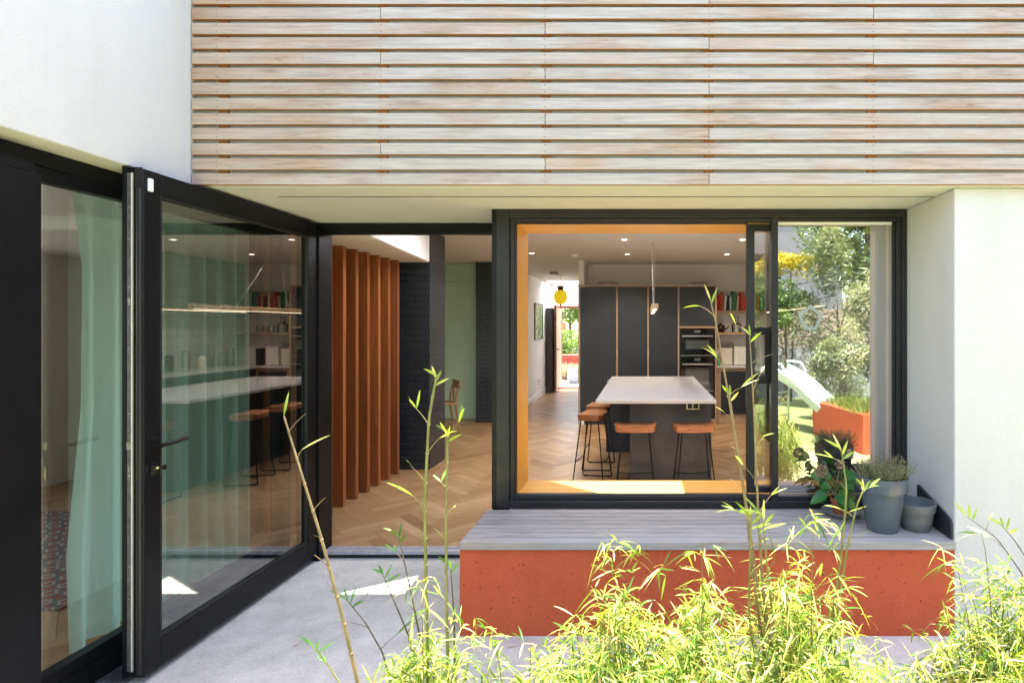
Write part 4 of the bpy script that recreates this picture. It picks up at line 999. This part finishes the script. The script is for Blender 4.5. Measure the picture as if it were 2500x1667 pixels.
culm('leafy bamboo cane in front of the terracotta pot', [(1895,1568,0),(1915,1400,0),(1936,1240,0),(1945,1120,0),(1932,1030,0)], 1.88, .0055, .0022, 'cane_green', seed=7, sparse=.9, tip=4, Ll=.075, start=.4, twig=.05)
culm('leafy bamboo cane beside the terracotta pot, bending right', [(1910,1568,0),(1925,1400,0),(1945,1260,0),(1968,1160,0),(1985,1120,0)], 1.86, .005, .002, 'cane_green', seed=17, sparse=.9, tip=3, Ll=.075, start=.4, twig=.05)
culm('leafy bamboo shoot in front of the bench left of the canes', [(1735,1568,0),(1720,1400,0),(1722,1280,0),(1726,1180,0)], 1.86, .005, .002, 'cane_green', seed=8, sparse=1, tip=5, Ll=.09, start=.5)
culm('leafy bamboo shoot in front of the bench right of the canes', [(1800,1568,0),(1775,1420,0),(1760,1280,0),(1752,1180,0)], 1.84, .005, .002, 'cane_green', seed=9, sparse=1, tip=5, Ll=.09, start=.5)
G2 = 'dark stemmed bamboo shoots on the patio edge'
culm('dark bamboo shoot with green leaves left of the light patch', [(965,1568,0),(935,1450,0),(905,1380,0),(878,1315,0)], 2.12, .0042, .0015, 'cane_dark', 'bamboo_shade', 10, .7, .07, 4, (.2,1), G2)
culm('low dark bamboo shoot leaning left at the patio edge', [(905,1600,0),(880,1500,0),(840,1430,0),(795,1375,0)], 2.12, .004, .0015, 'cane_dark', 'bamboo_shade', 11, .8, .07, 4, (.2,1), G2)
culm('dark bamboo shoot behind the tallest cane', [(985,1568,0),(960,1440,0),(940,1340,0),(915,1230,0)], 2.10, .0045, .002, 'cane_dark', 'bamboo_leaf', 12, .5, .06, 3, (.0,.4), G2)
culm('dark bamboo shoot beside the corner of the red bench', [(1045,1568,0),(1043,1420,0),(1035,1300,0)], 2.10, .0045, .002, 'cane_dark', 'bamboo_leaf', 13, .5, .06, 3, (.0,.4), G2)
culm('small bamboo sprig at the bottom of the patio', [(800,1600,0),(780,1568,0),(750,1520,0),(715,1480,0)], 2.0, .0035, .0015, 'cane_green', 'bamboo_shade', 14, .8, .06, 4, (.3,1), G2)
culm('arching bamboo spray against the right white wall', [(2420,1480,0),(2350,1320,0),(2290,1235,0),(2220,1185,0)], 1.95, .003, .001, 'cane_dark', 'bamboo_leaf', 15, 1, .075, 3, (.3,.8), 'bamboo sprays at the right', .05, .3)
culm('upper leafy bamboo spray at the right edge', [(2420,1420,0),(2370,1300,0),(2330,1240,0),(2300,1205,0)], 1.9, .003, .001, 'cane_dark', 'bamboo_leaf', 16, 1, .06, 4, (.3,.8), 'bamboo sprays at the right', .07, .3)

def clump(lab, uc, hw, vtop, Y, ntw, seed, cr=(.12,1.05), dep=.3, Ll=.074):
    """dense bamboo mound: arching twigs carrying fans of narrow leaves"""
    ntw = int(ntw*.72); rg = random.Random(seed); s = F/Y; xc = (uc-1482)/s; wx = hw/s; zt = HC-(vtop-750)/s
    base = Vector((xc, Y, -.07)); t = thing('bamboo_clump', lab, 'bamboo', tuple(base), 'dense bamboo mounds in the foreground bed')
    tw = MB(); lf = MB()
    for i in range(ntw):
        a = rg.uniform(-1,1); b = rg.uniform(-1,1); 
        top = zt*(1-.40*a*a)*(1-.25*b*b)*rg.uniform(.45,1.0)
        if rg.random() < .06: top *= 1.3
        tip = Vector((xc+wx*a*rg.uniform(.7,1.15), Y+dep*b, max(.12, top)))
        root = base + Vector((wx*a*.35, dep*.3*b, 0)); midp = root.lerp(tip, .55)+Vector((0,0,tip.z*.25))
        path = [root, root.lerp(midp,.6), midp, midp.lerp(tip,.55)+Vector((0,0,tip.z*.05)), tip]
        if i % 3 == 0: tw.tube(path, [.0028,.0024,.0018,.0014,.0008], 5, False)
        for k in range(7):
            f = rg.uniform(.45,1.0); q_ = f*4; i0 = min(3,int(q_)); p = path[i0].lerp(path[i0+1], q_-i0)+Vector((rg.gauss(0,.02), rg.gauss(0,.02), rg.gauss(0,.02)))
            dd = (path[i0+1]-path[i0]).normalized()
            fan(lf, rg, p, (dd.x+rg.gauss(0,.3), dd.y+rg.gauss(0,.3), .1), rg.choice([3,3,4,5]), Ll, .0060*rg.uniform(.8,1.3), cr[0], cr[1], .75, .5)
    tw.build('stems', M['cane'], t); lf.build('leaves', M['bamboo_leaf'], t)
clump('bamboo mound at the foot of the tallest canes', 985, 165, 1445, 1.80, 190, 21)
clump('low bamboo mound under the left corner of the red bench', 1210, 130, 1490, 1.72, 150, 22)
clump('full bamboo mound in front of the left half of the red bench', 1400, 170, 1345, 1.78, 290, 23)
clump('bamboo mound directly left of the window canes', 1610, 150, 1365, 1.80, 260, 24)
clump('bamboo mound between the window canes and the pots', 1850, 150, 1300, 1.80, 300, 25)
clump('lowest bamboo mound, below the right end of the bench', 2060, 160, 1500, 1.70, 190, 26)
clump('tall bamboo mound at the right edge of the bed', 2330, 150, 1300, 1.82, 330, 27)
clump('nearest low bamboo mound across the bottom', 1560, 330, 1520, 1.55, 260, 28, (.12,1.05), .18)
clump('bamboo mound beyond the right side of the bed', 2520, 150, 1330, 1.7, 150, 29)

# garden behind the viewer (seen in the panes)
def canopy(mb, rg, c, rad, n, L, wd, cr=(0,1), nclump=14, seg=3, up=.3):
    cl = []
    for i in range(nclump):
        d = Vector((rg.gauss(0,1), rg.gauss(0,1), rg.gauss(0,1))).normalized()*rg.uniform(.45,.95)
        cl.append((Vector(c)+Vector((d.x*rad[0], d.y*rad[1], d.z*rad[2])), rg.uniform(.25,.45), rg.uniform(*cr)))
    for i in range(n):
        p0, r, col = rg.choice(cl); d = Vector((rg.gauss(0,1), rg.gauss(0,1), rg.gauss(0,1))).normalized()*r*rg.uniform(.5,1.0)
        p = p0 + Vector((d.x*rad[0], d.y*rad[1], d.z*rad[2]))
        mb.leaf(p, (rg.gauss(0,1), rg.gauss(0,1), rg.gauss(up,.8)), (rg.gauss(0,1), rg.gauss(0,1), 1), L*rg.uniform(.6,1.3), wd*rg.uniform(.7,1.3), .2, min(1,max(0,col+rg.gauss(0,.15))), seg)
def tree(name, lab, cat, x, y, zc, rad, n, L, wd, m, trunk_r, seed, grp=None, z0=-.06, nclump=16, cr=(0,1)):
    rg = random.Random(seed); t = thing(name, lab, cat, (x,y,z0), grp)
    lf = MB(); canopy(lf, rg, (x,y,zc), rad, n, L, wd, cr, nclump); lf.build('crown', M[m], t)
    tk = MB().tube([(x,y,z0),(x+.05,y,z0+(zc-z0)*.5),(x,y+.05,zc)], [trunk_r, trunk_r*.75, trunk_r*.4], 10)
    for k in range(6):
        d = Vector((rg.gauss(0,1), rg.gauss(0,1), rg.uniform(.3,1))).normalized(); b = Vector((x,y,z0+(zc-z0)*rg.uniform(.5,.9)))
        tk.tube([b, b+Vector((d.x*rad[0], d.y*rad[1], d.z*rad[2]))*.7], [trunk_r*.4, trunk_r*.12], 6)
    tk.build('trunk', M['bark'], t); return t
def RW(u, v, Yp): p = W(u, v, Yp); return (p.x, 7.22 - Yp, p.z)
x,y,z = RW(1925, 690, 11.5); tree('willow_shrub', 'tall feathery pale green shrub reflected in the right pane', 'shrub', x, y, 1.75, (.85,.8,1.7), 9000, .16, .022, 'silver_leaf', .05, 31)
x,y,z = RW(1990, 560, 14); tree('garden_tree', 'tall green garden tree reflected at the top of the right pane', 'tree', x, y, 4.0, (1.3,1.3,1.9), 9000, .16, .06, 'tree_leaf', .12, 32, cr=(.3,1))
x,y,z = RW(1815, 610, 12.5); tree('yellow_shrub', 'yellow flowering shrub reflected in the right pane', 'shrub', x, y, 2.85, (.95,.5,.35), 2600, .09, .035, 'yellow_leaf', .03, 33, cr=(.5,1))
x,y,z = RW(1800, 680, 12); tree('dark_shrub', 'dark green bush below the yellow shrub in the reflection', 'shrub', x, y, 1.9, (.95,.6,.75), 4200, .09, .04, 'tree_leaf', .04, 34, cr=(0,.6))
x,y,z = RW(1935, 835, 10); tree('low_shrub', 'low loose shrub above the orange planter wall in the reflection', 'shrub', x, y, .85, (.6,.4,.55), 3000, .11, .03, 'silver_leaf', .03, 35)
x,y,z = RW(1740, 650, 12); tree('side_shrub', 'green shrub reflected in the sliding sash', 'shrub', x, y, 1.9, (.5,.5,.7), 2600, .1, .04, 'tree_leaf', .04, 36, cr=(.3,.9))
fy = 7.22-13.2
fn = thing('garden_fence', 'pale horizontal board fence on a grey wall behind the viewer', 'fence', (3, fy, -.05))
for k in range(7): MB().box(-8, 9, fy, fy+.02, 1.12+k*.13, 1.12+k*.13+.12).build('board', M['fenceboard'], fn)
for k in range(9): MB().box(-8+k*2.1, -7.9+k*2.1, fy-.1, fy-.001, 1.05, 2.05).build('post', M['fenceboard'], fn)
o = MB().box(-8, 9, fy-.15, fy+.05, -.06, 1.10).build('garden_wall', M['greywall']); tag(o, 'grey block retaining wall below the pale fence', 'wall')
hs_ = thing('neighbour_house', 'grey gabled neighbouring house behind the garden fence', 'house', (4, -14, 0))
MB().prism([(1.6,-.1),(7.0,-.1),(7.0,4.6),(4.3,7.2),(1.6,4.6)], 'y', -18, -13).build('wall', M['greyhouse'], hs_)
MB().prism([(1.2,4.3),(4.3,7.32),(4.3,7.52),(1.2,4.5)], 'y', -18.2, -12.8).prism([(7.4,4.3),(4.3,7.32),(4.3,7.52),(7.4,4.5)], 'y', -18.2, -12.8).build('roof', M['rooftile'], hs_)
MB().box(3.6,4.8,-13.0,-12.95,2.8,4.2).build('window', OG, hs_)
o = MB().box(6.0, 6.3, -4.0, 3.4, -.06, 5.2).build('sky_block_wall', plain('grey sky block render', (.30,.30,.29), .9)); tag(o, 'high grey wall added out of view to block sky light from the right', 'wall')  # unseen wall added to keep sky light off the left white wall
# white slide
sd = thing('slide', 'white plastic play slide reflected in the right pane', 'slide', (2.5, -1.9, -.05))
a0, a1 = Vector((2.25,-2.35,.86)), Vector((3.15,-.95,.02))
sdm = MB(); prof = []
pth = [a0, a0.lerp(a1,.3)+Vector((0,0,.04)), a0.lerp(a1,.6)-Vector((0,0,.02)), a0.lerp(a1,.85)-Vector((0,0,.08)), a1]
side = Vector((1,-.65,0)).normalized()
sec = [(-.25,.12),(-.21,.14),(-.18,0),(.18,0),(.21,.14),(.25,.12),(.2,-.05),(-.2,-.05)]
vs = []
for p in pth:
    for a, b in sec: vs.append(p+side*a+Vector((0,0,b)))
fs = [(i*8+k, i*8+(k+1)%8, (i+1)*8+(k+1)%8, (i+1)*8+k) for i in range(4) for k in range(8)]
autosmooth(sdm.add(vs, fs + [tuple(range(7,-1,-1)), tuple(range(32,40))]).build('chute', M['slide'], sd))
for sg in (-1,1):
    b = a0+side*.22*sg
    MB().tube([(b.x,b.y,-.05),(b.x,b.y,.95),(b.x-.02,b.y+.02,1.02),(b.x+.15,b.y+.2,1.0),(b.x+.2,b.y+.3,.86)], .018, 8).build('handrail', M['slide'], sd)
lad = MB()
for k in range(4):
    z = .1+.2*k; p = a0+side*-.22; r_ = a0+side*.22; lad.tube([(p.x,p.y,z),(r_.x,r_.y,z)], .015, 8)
lad.build('ladder_rungs', M['slide'], sd)
op = MB().add([(2.59,-1.55,-.06),(2.83,-.17,-.06),(5.0,-.0,-.06),(5.0,-1.6,-.06),(2.59,-1.55,.45),(2.83,-.17,.45),(5.0,0,.45),(5.0,-1.6,.45)], [(0,1,5,4),(1,2,6,5),(2,3,7,6),(3,0,4,7),(4,5,6,7)]).build('planter_wall', M['red']); tag(op, 'low orange red planter wall reflected in the right pane', 'planter')
gs = MB(); rg = random.Random(44)
for i in range(5000):
    p = Vector((rg.uniform(2.7,4.9), rg.uniform(-1.5,-.15), .45)); gs.leaf(p, (rg.gauss(0,.3),rg.gauss(0,.3),1), (rg.gauss(0,1),rg.gauss(0,1),0), rg.uniform(.08,.22), .008, .3, rg.random(), 3)
tag(gs.build('planter_grass', M['tree_leaf'], loc=(3.8,-.8,.45)), 'green grassy ground cover growing in the orange planter', 'ground cover', kind='stuff')
for i, (x, y, r, z) in enumerate([(-7,-9,2.2,3.5),(-2.5,-10,2.0,3.2),(9,-10,2.4,3.8)]):
    tree('garden_tree', ['broad garden tree far behind on the left','round garden tree behind the viewer by the fence','broad garden tree at the far right of the garden'][i], 'tree', x, y, z, (r,r,r*.9), 4500, .2, .09, 'tree_leaf', .14, 50+i, 'trees at the back of the garden')

# front garden beyond the hall
struct('front_path', MB().box(-5, 2, 14.85, 18.5, -.2, -.01), M['paver'])
struct('gravel_bed', MB().box(-2.6, 2, 16.6, 17.6, -.0095, -.002), M['whitegravel'])
struct('front_ground', MB().box(-12, 8, 18.5, 34, -.2, -.02), M['lawn'])
tree('front_tree', 'bright green street tree seen through the open front door', 'tree', -3.0, 22.5, 2.35, (1.3,1.0,.95), 7000, .11, .07, 'tree_leaf', .08, 61, cr=(.5,1))
tree('front_hedge', 'yellow-green hedge seen through the open front door', 'hedge', -2.4, 18.9, 1.0, (1.3,.5,.55), 7000, .07, .035, 'tree_leaf', .03, 62, cr=(.5,1), nclump=24)
ff = thing('front_fence', 'orange timber board fence behind the hedge at the front', 'fence', (-4, 21, 0))
for k in range(10): MB().box(-4.9+k*.2, -4.72+k*.2, 20.9, 20.93, 0, 1.75).build('board', M['orangefence'], ff)
o = MB().box(-2.9,-2.0,17.6,18.2,-.002,.72).build('front_planter', plain('faded red planter', (.30,.05,.03), .8), bevel=.02); tag(o, 'red planter in the front garden beyond the hall', 'planter')
gr2 = MB(); rg = random.Random(45)
for cx, cy, n in ((-2.35,17.3,900),(-1.9,17.2,500)):
    for i in range(n):
        gr2.leaf((cx+rg.gauss(0,.05), cy+rg.gauss(0,.05), 0), (rg.gauss(0,.55), rg.gauss(0,.5), 1), (rg.gauss(0,1),rg.gauss(0,1),0), rg.uniform(.35,.75), .03, .25, rg.random(), 4)
tag(gr2.build('straw_grass', M['straw'], loc=(-2.2,17.3,0)), 'pale straw coloured feather grasses before the red planter', 'grass', kind='stuff')
o = MB().lathe([(.001,0),(.17,0),(.23,.1),(.24,.42),(.22,.42),(.2,.38),(.001,.38)], (-2.0,16.3,-.009), 28).build('stone_pot', M['saucer']); autosmooth(o); tag(o, 'grey stone pot on the gravel outside the front door', 'plant pot')

rg = random.Random(77)
for i in range(12):
    lm = MB(); lm.leaf((0,0,0), (1,0,.05), (0,0,1), rg.uniform(.03,.055), .011, .0, rg.uniform(.6,1), 4)
    o = lm.build('fallen_leaf', M['straw'], loc=(0,0,0)); o.location = (rg.uniform(-1.9,1.2), rg.uniform(2.35,2.95), ZG+.004); o.rotation_euler = (0,0,rg.random()*6.28)
    tag(o, 'small dry fallen bamboo leaf lying on the concrete patio', 'leaf', 'fallen leaves on the patio')
